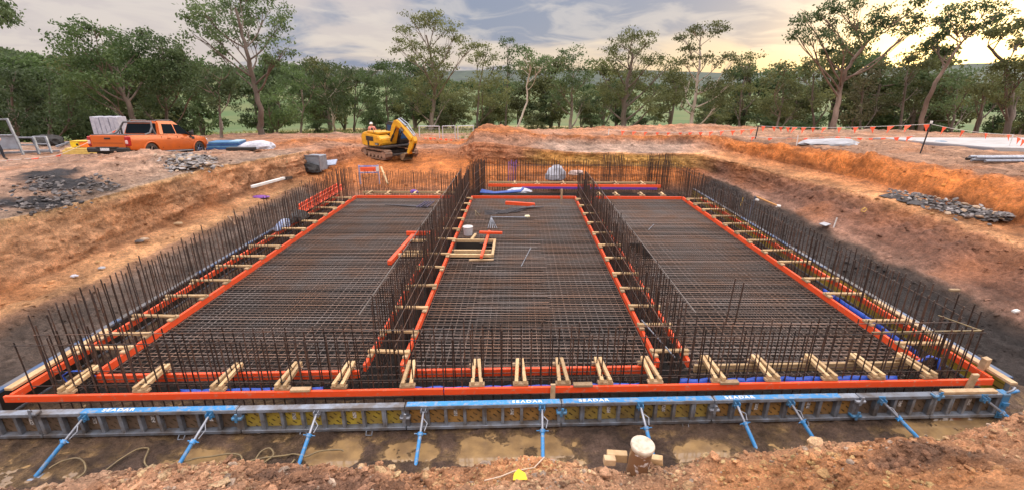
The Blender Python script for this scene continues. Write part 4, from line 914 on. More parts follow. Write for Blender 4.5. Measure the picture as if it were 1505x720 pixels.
# ---- trench in front: water, hoses, capped pipe
m = MB(); m.add([(-10.6, 4.4, -.608), (10.6, 4.4, -.608), (10.6, 7.1, -.608), (-10.6, 7.1, -.608)], [(0, 1, 2, 3)])
pw = m.build('muddy_water', M('muddy_water', (.31, .205, .095), (.19, .125, .065), 3.5, .05, 0, .03, 7, spec=.5)); pw['kind'] = 'structure'
def hose(pix, label, z=-.53, r=.013, mat_=None):
    pts = [at(*p, z) for p in pix]; out_ = []
    for i in range(len(pts)-1):                        # Catmull-Rom
        p0, p1, p2, p3 = pts[max(i-1, 0)], pts[i], pts[i+1], pts[min(i+2, len(pts)-1)]
        for j in range(6):
            t = j/6; out_.append(.5*((2*p1)+(p2-p0)*t+(2*p0-5*p1+4*p2-p3)*t*t+(3*p1-p0-3*p2+p3)*t**3)+Vector((0, 0, .03*abs(math.sin(i*1.3+t)))))
    out_.append(pts[-1]); m = MB(); m.tube(out_, r, 8); return tag(m.build('hose', mat_ or hose_m), label, 'hose', 'hoses lying in the front trench')
hose([(72, 688), (90, 680), (115, 674), (124, 680), (126, 694), (112, 704)], 'short hook of hose right of the leftmost prop')
hose([(150, 695), (175, 678), (205, 660), (219, 660), (213, 680), (225, 688), (262, 682), (300, 672), (335, 668), (355, 672), (350, 690), (330, 705), (300, 706)], 'long yellow hose snaking past the second prop in the trench')
hose([(290, 700), (320, 690), (345, 684), (372, 690), (390, 680), (402, 668), (396, 660), (380, 668), (372, 688), (392, 704), (408, 706)], 'looped hose in the trench between the second and third props')
hose([(335, 695), (365, 680), (400, 672), (430, 668), (450, 672), (470, 663), (505, 662)], 'hose running behind the third prop from the left')
hose([(310, 688), (350, 694), (395, 692), (425, 684), (434, 676)], 'thin hose crossing the loops in the trench')
q = Vector((1.02, 3.15, 0)); bz = bankz(q.x, q.y)
q = aty(940, 647, 3.42); e = empty('capped_pipe', (q.x, 3.42, q.z-.42), 0, 'capped white pipe stub standing in the spoil bank before the formwork', 'pipe')
e.rotation_euler = (.10, .05, 0)
m = MB(); m.tube([(0, 0, 0), (0, 0, .40)], .098, 28); m.build('pipe', M('wrapped_pipe', (.20, .11, .06), (.62, .60, .60), 9, .22, 0, .1, 20, lo=.56, hi=.63), e)
m = MB(); m.tube([(0, 0, .375), (0, 0, .395), (0, 0, .418), (0, 0, .424)], [.101, .108, .108, .10], 32); m.build('cap', pvc_m, e)
beam('timber_offcut', aty(892, 663, 3.5), aty(922, 665, 3.48), 'short pale timber offcut behind the left of the capped pipe', pine_m, h=.09, wd=.07, cat='timber')
beam('timber_offcut', aty(888, 671, 3.42), aty(905, 672, 3.42), 'stubby pale timber block at the left foot of the capped pipe', pine2_m, h=.07, wd=.07, cat='timber')
beam('timber_offcut', aty(952, 669, 3.5), aty(974, 672, 3.46), 'short pale timber offcut behind the right of the capped pipe', pine_m, h=.07, wd=.07, cat='timber')
q = at(764, 705, 2.05); q.z = bankz(q.x, q.y)
m = MB(); m.add([(-.09, 0, .02), (-.02, -.02, .05), (.1, .01, .02), (.07, .11, .03), (-.02, .16, .05), (-.08, .09, .03), (0, .05, .055)], [(0, 1, 6), (1, 2, 6), (2, 3, 6), (3, 4, 6), (4, 5, 6), (5, 0, 6)]); o = m.build('yellow_scrap', yellow_m, recalc=False); o.location = q+Vector((0, 0, .035)); o.scale = (.6, .62, .55)
o.modifiers.new('thick', 'SOLIDIFY').thickness = .006; tag(o, 'bright yellow plastic scrap on the spoil bank in the foreground', 'scrap')
q1 = at(735, 716, 2.05); 
m = MB(); pts = []
for px, py in [(712, 718), (735, 712), (755, 706), (785, 694), (800, 684)]:
    p = at(px, py, 1.9); p = aty(px, py, 3.0+(718-py)*.012); pts.append(Vector((p.x, p.y, bankz(p.x, p.y)+.02)))
m.tube(pts, .007, 5); tag(m.build('cord', M('pale_cord', (.5, .40, .3), None, 1, .8)), 'thin cord lying over the foreground spoil beside the yellow scrap', 'cord')

# ------------------------------------------------------------------ pickup truck
def truck(loc, heading, pitch):
    e = empty('pickup_truck', loc, 0, 'orange double cab pickup truck with open tray parked on the left terrace', 'pickup truck')
    e.rotation_euler = Euler((0, pitch, heading))
    W = 1.86
    def arch(cx_, r, a0=180, a1=0, n=9): return [(cx_+r*math.cos(R(a0+(a1-a0)*i/n)), .36+r*math.sin(R(a0+(a1-a0)*i/n))) for i in range(n+1)]
    # local x forward from the tail, z up: lower body with wheel arches, shoulder crease and tumblehome
    low = [(.06, .50), (.72, .46)]+arch(1.22, .47)+[(1.75, .40), (3.85, .40)]+arch(4.40, .47)+[(5.0, .42), (5.26, .48)]
    top = [(5.33, .70), (5.26, .90), (5.05, 1.0), (4.6, 1.06), (4.12, 1.10), (3.75, 1.13), (1.85, 1.15), (.10, 1.14), (.03, .95), (.02, .6)]
    prof = low+top
    m = MB(); m.disc_prism(prof, 'y', -W/2, W/2); b = m.build('body', paint_m, e, bevel=.03)
    bm = bmesh.new(); bm.from_mesh(b.data)
    for co, no in [((0, 0, z), (0, 0, 1)) for z in (.48, .58, .68, .78, .88, .98, 1.07)]+[((x, 0, 0), (1, 0, 0)) for x in (.2, .4, .62, 1.84, 2.4, 3.0, 3.6, 3.9, 4.55, 4.8, 5.0, 5.15)]+[((0, y, 0), (0, 1, 0)) for y in (-.6, -.3, 0, .3, .6)]:
        bmesh.ops.bisect_plane(bm, geom=bm.verts[:]+bm.edges[:]+bm.faces[:], plane_co=co, plane_no=no)
    for v in bm.verts:
        x, y, z = v.co; k = abs(y)/(W/2)
        tuck = .035*max(0, (z-.80)/.35)**1.5+.05*max(0, (.62-z)/.25)**1.2-.012*math.exp(-((z-.93)/.06)**2)
        v.co.y = y*(1-tuck/(W/2)*k)*(1-.09*max(0, (x-4.5)/.8)**2-.02*max(0, (.4-x)/.4))
        if x > 4.3: v.co.x -= .16*k**3*max(0, (x-4.3)/1.0)
        if z > .95: v.co.z += .03*(1-k*k)
    for f in bm.faces: f.smooth = True
    for ed in bm.edges: ed.smooth = not (len(ed.link_faces) == 2 and ed.calc_face_angle(0) > .6)
    bm.to_mesh(b.data); bm.free()
    for cx_ in (1.22, 4.40):
        m = MB(); m.cyl((cx_, -W/2+.25, .42), (cx_, W/2-.25, .42), .46, 20); m.build('wheel_well', black_m, e)
        for s in (-1, 1):                              # wheel lips
            m = MB(); m.tube([(x, s*(W/2-.012), z) for x, z in arch(cx_, .475, 190, -10, 12)], .035, 6); m.build('wheel_flare', paint_m, e)
    # greenhouse
    def cabin(name, pts_bot, pts_top, mat_):
        m = MB(); nb = len(pts_bot); m.add(pts_bot+pts_top, [tuple(range(nb))[::-1], tuple(range(nb, 2*nb))]+[(i, (i+1) % nb, nb+(i+1) % nb, nb+i) for i in range(nb)]); return m.build(name, mat_, e, bevel=.05)
    hw, ht = W/2-.05, W/2-.22
    cabin('cab', [(1.82, -hw, 1.12), (4.05, -hw, 1.08), (4.05, hw, 1.08), (1.82, hw, 1.12)], [(2.02, -ht, 1.80), (3.12, -ht, 1.80), (3.12, ht, 1.80), (2.02, ht, 1.80)], paint_m)
    m = MB(); m.box((.93, 0, 1.155), (1.66, 1.60, .05), ch=.02); m.build('tray_cover', M('canopy_grey', (.05, .048, .048), (.10, .09, .09), 3, .6), e)
    sb = MB(); sb.tube([(1.72, -.80, 1.14), (1.62, -.74, 1.50), (1.74, -.66, 1.74), (1.74, .66, 1.74), (1.62, .74, 1.50), (1.72, .80, 1.14)], .045, 8)
    for s in (-1, 1): sb.tube([(1.05, s*.80, 1.15), (1.40, s*.79, 1.24), (1.63, s*.75, 1.50)], .04, 8)
    sb.build('sports_bar', M('bar_grey', (.12, .115, .12), (.08, .08, .085), 3, .4, .4), e)
    m = MB(); m.box((2.6, 0, 1.815), (1.0, 1.0, .03), ch=.01)
    for s in (-1, 1): m.tube([(2.0, s*.60, 1.79), (2.1, s*.62, 1.84), (3.0, s*.62, 1.85), (3.15, s*.6, 1.80)], .022, 6)
    m.build('roof_rails', M('rail_grey', (.14, .14, .145), None, 1, .35, .5), e)
    def onside(x, z, s, lift=.012):                    # a point on the leaning side of the cab
        t = (z-1.12)/.68; return (x, s*(hw+(ht-hw)*t+lift), z)
    def pane(name, poly, s, mat_):
        m = MB(); k = len(poly); m.add([onside(x, z, s, .012) for x, z in poly]+[onside(x, z, s, -.03) for x, z in poly], [tuple(range(k)), tuple(range(k, 2*k))[::-1]]+[(i, (i+1) % k, k+(i+1) % k, k+i) for i in range(k)]); m.build(name, mat_, e)
    for s in (-1, 1):
        pane('rear_side_window', [(2.12, 1.20), (2.90, 1.19), (2.86, 1.66), (2.22, 1.66)], s, glass_m)
        pane('front_side_window', [(2.98, 1.19), (3.82, 1.16), (3.32, 1.62), (2.95, 1.66)], s, glass_m)
    def quad(name, pts, mat_, off):
        m = MB(); o_ = Vector(off); m.add([Vector(p)+o_ for p in pts]+[Vector(p)-o_ for p in pts], [(0, 1, 2, 3), (7, 6, 5, 4), (0, 4, 5, 1), (1, 5, 6, 2), (2, 6, 7, 3), (3, 7, 4, 0)]); m.build(name, mat_, e)
    quad('windscreen', [(3.99, -.78, 1.16), (3.99, .78, 1.16), (3.22, .66, 1.74), (3.22, -.66, 1.74)], glass_m, (.012, 0, .01))
    quad('rear_window', [(1.825, -.74, 1.22), (1.825, .74, 1.22), (1.955, .66, 1.68), (1.955, -.66, 1.68)], glass_m, (.012, 0, -.004))
    m = MB(); m.box((.012, 0, .86), (.05, 1.52, .52), ch=.02); tg = m.build('tailgate', paint_m, e)
    m = MB(); m.box((-.022, 0, 1.0), (.03, .26, .07), ch=.01); m.build('tailgate_handle', black_m, tg)
    m = MB(); m.box((-.022, .0, .80), (.01, 1.35, .012)); m.build('tailgate_crease', M('seam', (.12, .04, .01), None, 1, .6), tg)
    bp = MB(); bp.box((-.05, 0, .50), (.26, 1.80, .22), ch=.05); bp.box((-.1, 0, .61), (.2, .9, .05), ch=.015); bmp = bp.build('rear_bumper', black_m, e)
    m = MB(); m.box((-.186, .05, .53), (.012, .40, .12)); m.build('licence_plate', M('plate', (.7, .72, .75), (.3, .32, .38), 40, .5, lo=.5, hi=.6), bmp)
    m = MB(); m.box((.3, 0, .40), (.5, 1.3, .2)); m.build('underbody', black_m, e)
    for s in (-1, 1):
        m = MB(); m.box((.06, s*(W/2-.10), .88), (.16, .21, .44), ch=.04); tl = m.build('tail_light', red_m, e)
        m = MB(); m.box((.0, s*(W/2-.095), .84), (.08, .12, .16), ch=.03); m.build('lamp_lens', M('clear_lens', (.65, .45, .42), None, 1, .2), tl)
        m = MB(); m.box((5.18, s*(W/2-.32), .86), (.24, .34, .16), ch=.05); m.build('headlight', M('clear_glass', (.6, .62, .65), None, 1, .1), e)
        m = MB(); m.box((3.72, s*(W/2+.12), 1.22), (.14, .22, .20), ch=.05); m.box((3.72, s*(W/2), 1.14), (.07, .12, .05)); m.build('mirror', black_m, e)
        m = MB(); m.box((2.8, s*(W/2-.01), .36), (2.0, .16, .05), ch=.02); m.build('side_step', galv_m, e)
        m = MB(); m.cyl((3.78, s*(W/2-.02), 1.0), (4.02, s*(W/2+.01), 1.38), .04, 8); m.box((3.98, s*(W/2-.02), .98), (.22, .05, .14), ch=.02); m.build('snorkel', black_m, e) if s == -1 else None
        for x in (2.35, 3.25):
            m = MB(); m.box((x, s*(W/2-.005), .98), (.2, .03, .045), ch=.01); m.build('door_handle', paint_m, e)
        for x in (1.9, 2.93, 3.95):
            m = MB(); m.box((x, s*(W/2-.022), .80), (.014, .03, .58)); m.build('door_seam', MATS['seam'], e)
        for cx_ in (1.22, 4.40):
            m = MB(); ps = []
            for i, (yy, rr_) in enumerate([(-.13, .26), (-.13, .35), (-.10, .385), (.10, .385), (.13, .35), (.13, .26)]): ps.append((yy, rr_))
            nseg = 28; vs = []; fs = []
            for j in range(nseg):
                a = 2*math.pi*j/nseg
                for yy, rr_ in ps: vs.append((cx_+rr_*math.cos(a), s*(W/2-.13)+yy, .385+rr_*math.sin(a)))
            kk = len(ps)
            for j in range(nseg):
                for i in range(kk): fs.append((j*kk+i, j*kk+(i+1) % kk, ((j+1) % nseg)*kk+(i+1) % kk, ((j+1) % nseg)*kk+i))
            m.add(vs, fs, smooth=False); ty = m.build('wheel', tyre_m, e)
            m = MB(); yo = s*(W/2-.05); yi = s*(W/2-.08)
            m.cyl((cx_, s*(W/2-.16), .385), (cx_, s*(W/2-.13), .385), .26, 24)
            m.build('rim_back', black_m, ty)
            m = MB(); m.tube([(cx_+.25*math.cos(a), yo, .385+.25*math.sin(a)) for a in np.linspace(0, 2*math.pi, 25)], .016, 6); m.cyl((cx_, yi, .385), (cx_, yo, .385), .06, 12)
            for j in range(6):
                a = j*math.pi/3+.3; m.bar((cx_+.04*math.cos(a), yi, .385+.04*math.sin(a)), (cx_+.25*math.cos(a), yo, .385+.25*math.sin(a)), .075, .03, up=(0, 1, 0))
            m.build('rim', chrome_m, ty)
    return e
tY, tX = 21.4, -18.95
TRK = truck((tX, tY, 1.63), R(88), R(5.2)); TRK.scale = (1.04, 1.08, 1.03)

# ------------------------------------------------------------------ excavator
def excavator(loc, rz):
    e = empty('excavator', loc, rz, 'yellow tracked excavator with folded boom working behind the pit', 'excavator')
    # local: x forward, y to its left, z up
    TL, TW = 2.9, .48
    for s in (-1, 1):
        yc = s*.98; m = MB(); r_ = .34
        path = []
        for i in range(9): a = R(90+180*i/8); path.append((-TL/2+r_+r_*math.cos(a), r_+.01+r_*math.sin(a)))
        for i in range(9): a = R(-90+180*i/8); path.append((TL/2-r_+r_*math.cos(a), r_+.01+r_*math.sin(a)))
        tr = MB(); inner = [(x*.93, .35+(z-.35)*.82) for x, z in path]; k = len(path)
        vs = [(x, yc-TW/2, z) for x, z in path]+[(x, yc+TW/2, z) for x, z in path]+[(x, yc-TW/2, z) for x, z in inner]+[(x, yc+TW/2, z) for x, z in inner]
        fs = [(i, (i+1) % k, k+(i+1) % k, k+i) for i in range(k)]+[(2*k+i, 2*k+(i+1) % k, 3*k+(i+1) % k, 3*k+i) for i in range(k)]+[(i, (i+1) % k, 2*k+(i+1) % k, 2*k+i) for i in range(k)]+[(k+i, k+(i+1) % k, 3*k+(i+1) % k, 3*k+i) for i in range(k)]
        tr.add(vs, fs); t_ = tr.build('track', trackm, e)
        per = []                                       # shoes along the loop
        cl = path+[path[0]]; seg = [math.dist(cl[i], cl[i+1]) for i in range(k)]; tot = sum(seg); ns = 34
        for j in range(ns):
            d = tot*j/ns; i = 0
            while d > seg[i]: d -= seg[i]; i += 1
            t = d/seg[i]; x = cl[i][0]+(cl[i+1][0]-cl[i][0])*t; z = cl[i][1]+(cl[i+1][1]-cl[i][1])*t
            a = math.atan2(cl[i+1][1]-cl[i][1], cl[i+1][0]-cl[i][0])
            sh = MB(); sh.box((0, 0, 0), (.21, TW+.02, .035)); sh.box((.05, 0, -.03), (.03, TW+.02, .05)); o = sh.build('shoe', trackm, t_); o.location = (x, yc, z); o.rotation_euler = (0, -a, 0)
        ro = MB()
        for x in (-1.1, -.65, -.22, .22, .65, 1.1): ro.cyl((x, yc-TW*.4, .2), (x, yc+TW*.4, .2), .12, 12)
        ro.cyl((-1.11, yc-TW*.45, .36), (-1.11, yc+TW*.45, .36), .24, 16); ro.cyl((1.11, yc-TW*.45, .36), (1.11, yc+TW*.45, .36), .24, 16); ro.box((0, yc, .38), (2.0, TW*.6, .22)); ro.build('rollers', M('track_mud', (.24, .15, .10), (.32, .2, .14), 4, .8), t_)
    m = MB(); m.box((0, 0, .48), (1.5, 1.5, .3), ch=.05); m.cyl((0, 0, .6), (0, 0, .82), .55, 20); m.box((1.45, 0, .36), (.5, 1.5, .1)); m.build('undercarriage', exblack_m, e)
    up = 0
    m = MB(); m.box((-.15, 0, .90), (2.5, 2.1, .16), ch=.03); m.build('deck', exblack_m, e)
    m = MB(); m.disc_prism([(-1.55, .86), (-1.0, .82), (.55, .90), (.75, 1.1), (.75, 1.45), (.35, 1.72), (-1.35, 1.78), (-1.62, 1.6)], 'y', -1.06, -.22); eb = m.build('engine_house', exyellow_m, e, bevel=.05)
    m = MB(); m.disc_prism([(-1.72, .9), (-1.2, .86), (-1.2, 1.84), (-1.5, 1.86), (-1.74, 1.6)], 'y', -.98, .98); m.build('counterweight', exyellow_m, e, bevel=.07)
    m = MB(); m.box((-.55, -1.065, 1.42), (.85, .03, .34), ch=.01); m.box((-.75, -1.068, 1.15), (.18, .03, .5), ch=.01); m.build('side_grille', exblack_m, eb)
    m = MB(); m.box((.32, -1.07, 1.38), (.5, .03, .42), ch=.01); m.build('side_door', exyellow_m, eb)
    m = MB(); m.box((.30, -1.10, 1.08), (.40, .012, .17)); m.build('name_plate', exblack_m, eb)
    def word(tx, loc_, size, rot, par, mt_):
        c = bpy.data.curves.new('logo', 'FONT'); c.body = tx; c.size = size; c.extrude = .003; c.align_x = 'CENTER'; c.align_y = 'CENTER'
        o = bpy.data.objects.new('logo', c); COL.objects.link(o); me = bpy.data.meshes.new_from_object(o); bpy.data.objects.remove(o)
        o = bpy.data.objects.new('logo', me); COL.objects.link(o); me.materials.clear(); me.materials.append(mt_); o.parent = par; o.location = loc_; o.rotation_euler = rot
    word('CAT', (.30, -1.112, 1.075), .16, (R(90), 0, 0), eb, white_m)
    m = MB(); m.box((-.4, -.4, 1.86), (1.5, .95, .16), ch=.03); m.build('engine_hood', exyellow_m, eb)
    m = MB(); m.cyl((-1.1, -.5, 1.85), (-1.1, -.5, 2.12), .06, 10); m.build('exhaust', exblack_m, e)
    for s in (-1, 1):
        m = MB(); m.tube([(-1.4, -.95+.3*(s+1), 1.85), (-1.4, -.95+.3*(s+1), 2.1), (-.2, -.95+.3*(s+1), 2.1), (-.2, -.95+.3*(s+1), 1.85)], .018, 6); m.build('hand_rail', exblack_m, e)
    # cab on its left
    m = MB(); cp_ = [(-.62, .92), (.72, .92), (.92, 1.35), (.82, 2.02), (.48, 2.50), (-.52, 2.52), (-.66, 2.2)]
    m.disc_prism(cp_, 'y', .24, 1.06); cb = m.build('cab', exblack_m, e, bevel=.05)
    m = MB(); m.disc_prism([(-.48, 1.5), (.12, 1.5), (.12, 2.35), (-.44, 2.38)], 'y', 1.055, 1.075); m.build('side_window', bluegl_m, cb)
    m = MB(); m.disc_prism([(.2, 1.2), (.78, 1.3), (.72, 2.0), (.44, 2.36), (.2, 2.38)], 'y', 1.055, 1.075); m.build('door_window', bluegl_m, cb)
    m = MB(); m.disc_prism([(-.4, 1.5), (.74, 1.42), (.72, 2.0), (.44, 2.36), (-.4, 2.38)], 'y', .222, .245); m.build('inner_window', bluegl_m, cb)
    m = MB(); m.box((.885, .65, 1.69), (.02, .66, .60), (0, R(-8), 0)); m.box((.672, .65, 2.27), (.02, .66, .46), (0, R(-35), 0)); m.build('windscreen', bluegl_m, cb)
    m = MB(); m.box((0, .65, 2.55), (.9, .7, .05), ch=.02); m.build('cab_roof', exblack_m, cb)
    # boom folded forward and down
    def arm(name, prof, y0, y1, mat_, bevel=.02): m = MB(); m.disc_prism(prof, 'y', y0, y1); return m.build(name, mat_, e, bevel=bevel)
    bo = arm('boom', [(.35, 1.08), (.62, 1.02), (1.02, 2.05), (1.28, 2.40), (1.66, 2.22), (2.62, 1.42), (2.82, 1.50), (2.84, 1.66), (1.75, 2.62), (1.32, 2.86), (1.05, 2.80), (.74, 2.36), (.30, 1.30)], -.20, .17, exyellow_m)
    m = MB(); m.box((1.9, -.215, 2.18), (.34, .012, .24), (0, R(38), 0)); pl = m.build('boom_plate', exblack_m, bo)
    word('CAT', (1.9, -.226, 2.18), .16, (R(90), R(38), 0), bo, white_m)
    st = arm('stick', [(2.55, 1.72), (2.92, 1.74), (3.02, 1.45), (2.75, .90), (2.32, .42), (2.12, .45), (2.2, .66), (2.52, 1.30)], -.15, .13, exyellow_m)
    m = MB(); m.cyl((.62, -.30, 1.15), (1.05, -.30, 1.75), .075, 10); m.cyl((.62, .26, 1.15), (1.05, .26, 1.75), .075, 10); m.cyl((1.0, -.30, 1.7), (1.4, -.30, 2.25), .04, 8); m.cyl((1.0, .26, 1.7), (1.4, .26, 2.25), .04, 8); m.build('boom_cylinder', exblack_m, e)
    m = MB(); m.cyl((1.35, 0, 2.88), (2.1, 0, 2.46), .075, 10); m.cyl((2.1, 0, 2.46), (2.88, 0, 1.78), .04, 8, ); m.tube([(1.0, .1, 2.85), (1.4, .12, 2.98), (2.1, .12, 2.62), (2.85, .1, 1.85)], .03, 6); m.build('stick_cylinder', galv_m, e)
    m = MB(); m.cyl((2.95, 0, 1.25), (2.6, 0, .62), .06, 10); m.build('bucket_cylinder', exblack_m, e)
    m = MB(); bpf = [(2.35, .50), (2.10, .52), (1.78, .38), (1.66, .14), (1.80, .0), (2.02, -.02), (2.05, .03), (1.86, .08), (1.78, .18), (1.88, .34), (2.12, .42)]
    m.disc_prism(bpf, 'y', -.35, .33); bk = m.build('bucket', M('bucket_steel', (.35, .26, .15), (.2, .14, .1), 5, .5, .4), e)
    m = MB(); m.disc_prism([(2.35, .50), (2.10, .52), (1.78, .38), (1.66, .14), (1.80, .0), (2.02, -.02)], 'y', -.37, -.34); m.disc_prism([(2.35, .50), (2.10, .52), (1.78, .38), (1.66, .14), (1.80, .0), (2.02, -.02)], 'y', .32, .35)
    for y in (-.3, -.15, 0, .15, .28): m.box((2.06, y, -.0), (.14, .06, .04))
    m.build('bucket_side', MATS['bucket_steel'], bk)
    return e
ep = at(585, 233, .55)
EXC = excavator((ep.x-.75, ep.y+.9, gz(ep.x, ep.y, .55)-.02), R(-42)); EXC.scale = (.99, .99, .84)

# ------------------------------------------------------------------ people
def person(loc, rz, label, top, legs, hat, sc=1.0, pose=None, raised=False, vest=None):
    e = empty('person', loc, rz, label, 'person'); e.scale = (sc, sc, sc)
    J = {'pel': (0, 0, .96), 'spi': (.01, 0, 1.16), 'che': (.02, 0, 1.36), 'nec': (.02, 0, 1.50), 'hed': (.04, 0, 1.60), 'crn': (.04, 0, 1.74)}
    for s, n_ in ((1, 'l'), (-1, 'r')):
        st = .20*s
        J['hip'+n_] = (0, .10*s, .92); J['kne'+n_] = (.06+st*.8, .11*s, .50); J['ank'+n_] = (-.02+st*1.5, .11*s, .09); J['toe'+n_] = (.16+st*1.5, .13*s, .04)
        J['sho'+n_] = (.01, .19*s, 1.43); J['elb'+n_] = (-.06-st*.3, .27*s, 1.16); J['wri'+n_] = (.12-st*.3, .25*s, .98); J['pal'+n_] = (.19-st*.3, .24*s, .93)
    E_ = [('pel', 'spi'), ('spi', 'che'), ('che', 'nec'), ('nec', 'hed'), ('hed', 'crn')]
    rad = {'pel': .15, 'spi': .135, 'che': .155, 'nec': .06, 'hed': .095, 'crn': .075}
    for n_ in 'lr':
        E_ += [('pel', 'hip'+n_), ('hip'+n_, 'kne'+n_), ('kne'+n_, 'ank'+n_), ('ank'+n_, 'toe'+n_), ('che', 'sho'+n_), ('sho'+n_, 'elb'+n_), ('elb'+n_, 'wri'+n_), ('wri'+n_, 'pal'+n_)]
        rad.update({'hip'+n_: .095, 'kne'+n_: .068, 'ank'+n_: .05, 'toe'+n_: .045, 'sho'+n_: .072, 'elb'+n_: .05, 'wri'+n_: .034, 'pal'+n_: .04})
        s = 1 if n_ == 'l' else -1; w_ = Vector(J['pal'+n_]); dr = (w_-Vector(J['wri'+n_])).normalized()
        for k in range(4):
            a, b = 'f%s%da' % (n_, k), 'f%s%db' % (n_, k); off = Vector((.018*(k-1.5), 0, .01*(k-1.5)))
            J[a] = tuple(w_+dr*.045+off); J[b] = tuple(w_+dr*(.08-.006*abs(k-1))+off+Vector((0, -.015*s, -.02))); rad[a] = .011; rad[b] = .008; E_ += [('pal'+n_, a), (a, b)]
        J['t'+n_] = tuple(w_+Vector((.035, -.035*s, .0))); rad['t'+n_] = .011; E_.append(('pal'+n_, 't'+n_))
    names = list(J); me = bpy.data.meshes.new('body'); me.from_pydata([J[k] for k in names], [(names.index(a), names.index(b)) for a, b in E_], [])
    o = link('body', me, None); sk = o.modifiers.new('skin', 'SKIN'); sk.use_smooth_shade = True; o.modifiers.new('sub', 'SUBSURF').levels = 1
    for i, k in enumerate(names): me.skin_vertices[0].data[i].radius = (rad[k], rad[k]); me.skin_vertices[0].data[i].use_root = (k == 'pel')
    dg = bpy.context.evaluated_depsgraph_get(); ev = o.evaluated_get(dg); nm = bpy.data.meshes.new_from_object(ev); bpy.data.objects.remove(o)
    nm.materials.clear()
    for mm in (skin_m, top, legs, boot_m, vest or top): nm.materials.append(mm)
    for p in nm.polygons:
        c = p.center; hand = abs(c.y) > .2 and c.z < 1.0
        p.material_index = 0 if (c.z > 1.50 or hand) else 3 if c.z < .13 else 2 if c.z < .95 else 4 if (vest and (1.0 < c.z < 1.1)) else 1
    o = link('body', nm, None, e)
    m = MB()                                            # face and ears
    m.box((.135, 0, 1.60), (.04, .03, .045), ch=.01); 
    for s in (-1, 1): m.box((.03, s*.095, 1.61), (.04, .02, .06), ch=.008)
    m.build('nose_and_ears', skin_m, e)
    m = MB()
    for s in (-1, 1): m.box((.122, s*.035, 1.635), (.012, .025, .012))
    m.box((.122, 0, 1.545), (.012, .05, .010)); m.build('eyes_and_mouth', navy_m, e)
    m = MB(); vs = []; fs = []
    for i in range(5):
        a = R(90*i/4)
        for j in range(14): b = 2*math.pi*j/14; vs.append((.04+.135*math.cos(a)*math.cos(b), .115*math.cos(a)*math.sin(b), 1.665+.12*math.sin(a)))
    for i in range(4):
        for j in range(14): fs.append((i*14+j, i*14+(j+1) % 14, (i+1)*14+(j+1) % 14, (i+1)*14+j))
    m.add(vs, fs, smooth=True); m.disc_prism([(.04+(.17 if math.cos(b) > 0 else .14)*math.cos(b), .13*math.sin(b)) for b in np.linspace(0, 2*math.pi, 18)[:-1]], 'z', 1.655, 1.668); m.build('hard_hat', hat, e)
    return e
pp = at(2, 237, 1.78); person((pp.x-.1, pp.y, gz(pp.x, pp.y)-.02), R(-20), 'person in dark clothes with a lime hi-vis band at the left edge', navy_m, navy_m, M('mint_hat', (.6, .75, .68), None, 1, .4), .95, vest=hivis_m)
hp = aty(546, 184, ep.y+2.4); person((hp.x, ep.y+2.4, .92), R(-100), 'person in faded orange top and white hat behind the excavator', pink_m, navy_m, white_m, .95)
m = MB(); m.box((0, 0, .0), (1.1, .9, 1.0), ch=.04); o = m.build('fuel_tank', M('tank_grey', (.25, .25, .26), (.2, .15, .12), 4, .6)); g0 = gz(hp.x, ep.y+2, .6); o.location = (hp.x, ep.y+2.4, .92-.5*.74); o.scale = (1, 1, .74); tag(o, 'grey fuel tank behind the excavator carrying the standing person', 'tank')

# ------------------------------------------------------------------ left terrace things
def gzp(px, py, z0):                                     # ground point seen at a pixel, refined on the terrain
    q = at(px, py, z0)
    for _ in range(4): q = at(px, py, .5*q.z+.5*gz(q.x, q.y, q.z))
    return q
def a_frame(p, w_, h_, dx, label, plate=False):
    e = empty('steel_trestle', p, 0, label, 'steel trestle', 'galvanised frames stacked on the left terrace')
    for s in (-1, 1):
        m = MB(); m.bar((s*w_/2-dx*.0, 0, 0), (s*w_/2-dx, .1, h_), .09, .09, up=(0, 1, 0), ch=.01); m.build('upright', galv_m, e)
    for t in (.18, .55, .97):
        m = MB(); m.bar((-w_/2-dx*t, .1*t, h_*t), (w_/2-dx*t, .1*t, h_*t), .07, .07, ch=.01); m.build('cross_rail', galv_m, e)
    if plate:
        m = MB(); m.box((-.05, .12, h_*.36), (w_*.86, .03, h_*.36)); m.build('plate', M('dusty_plate', (.30, .34, .40), (.24, .26, .3), 3, .5, .2), e)
    return e
q = gzp(16, 228, 1.8); a_frame((q.x, q.y, q.z-.03), 1.25, 1.75, .32, 'large galvanised steel frame with a grey plate beside the left edge person', True)
q = gzp(48, 226, 1.8); a_frame((q.x, q.y-.1, q.z-.03), .85, .85, .12, 'low galvanised frame right of the large steel frame')
q = gzp(72, 224, 1.8); a_frame((q.x, q.y-.2, q.z-.03), .65, .85, .14, 'smallest low galvanised frame next to the yellow boards')
for i, (a, b, lb) in enumerate([((0, 227), (88, 224), 'long grey steel rail lying in front of the galvanised frames'), ((78, 213), (128, 209), 'pale steel rail lying behind the orange crate'), ((84, 217), (100, 212), 'short pale rail leaning behind the smallest frame')]):
    A, B = gzp(*a, 1.8), gzp(*b, 1.75); beam('steel_rail', A+Vector((0, 0, .1)), B+Vector((0, 0, .12)), lb, galv_m, h=.1, wd=.12, cat='steel rail')
heap('black_sheet', gzp(52, 216, 1.7)+Vector((0, .8, .1)), (.9, .5, .55), black_m, 'black plastic heap behind the low galvanised frames', 'plastic sheet', 15)
heap('black_sheet', gzp(128, 222, 1.7)+Vector((.2, .9, .15)), (.7, .5, .3), black_m, 'black plastic heap between the yellow boards and the truck', 'plastic sheet', 16)
q = gzp(118, 227, 1.8)
e = empty('board_stack', (q.x, q.y+.4, q.z-.02), .03, 'stack of yellow form boards lying left of the truck', 'board stack')
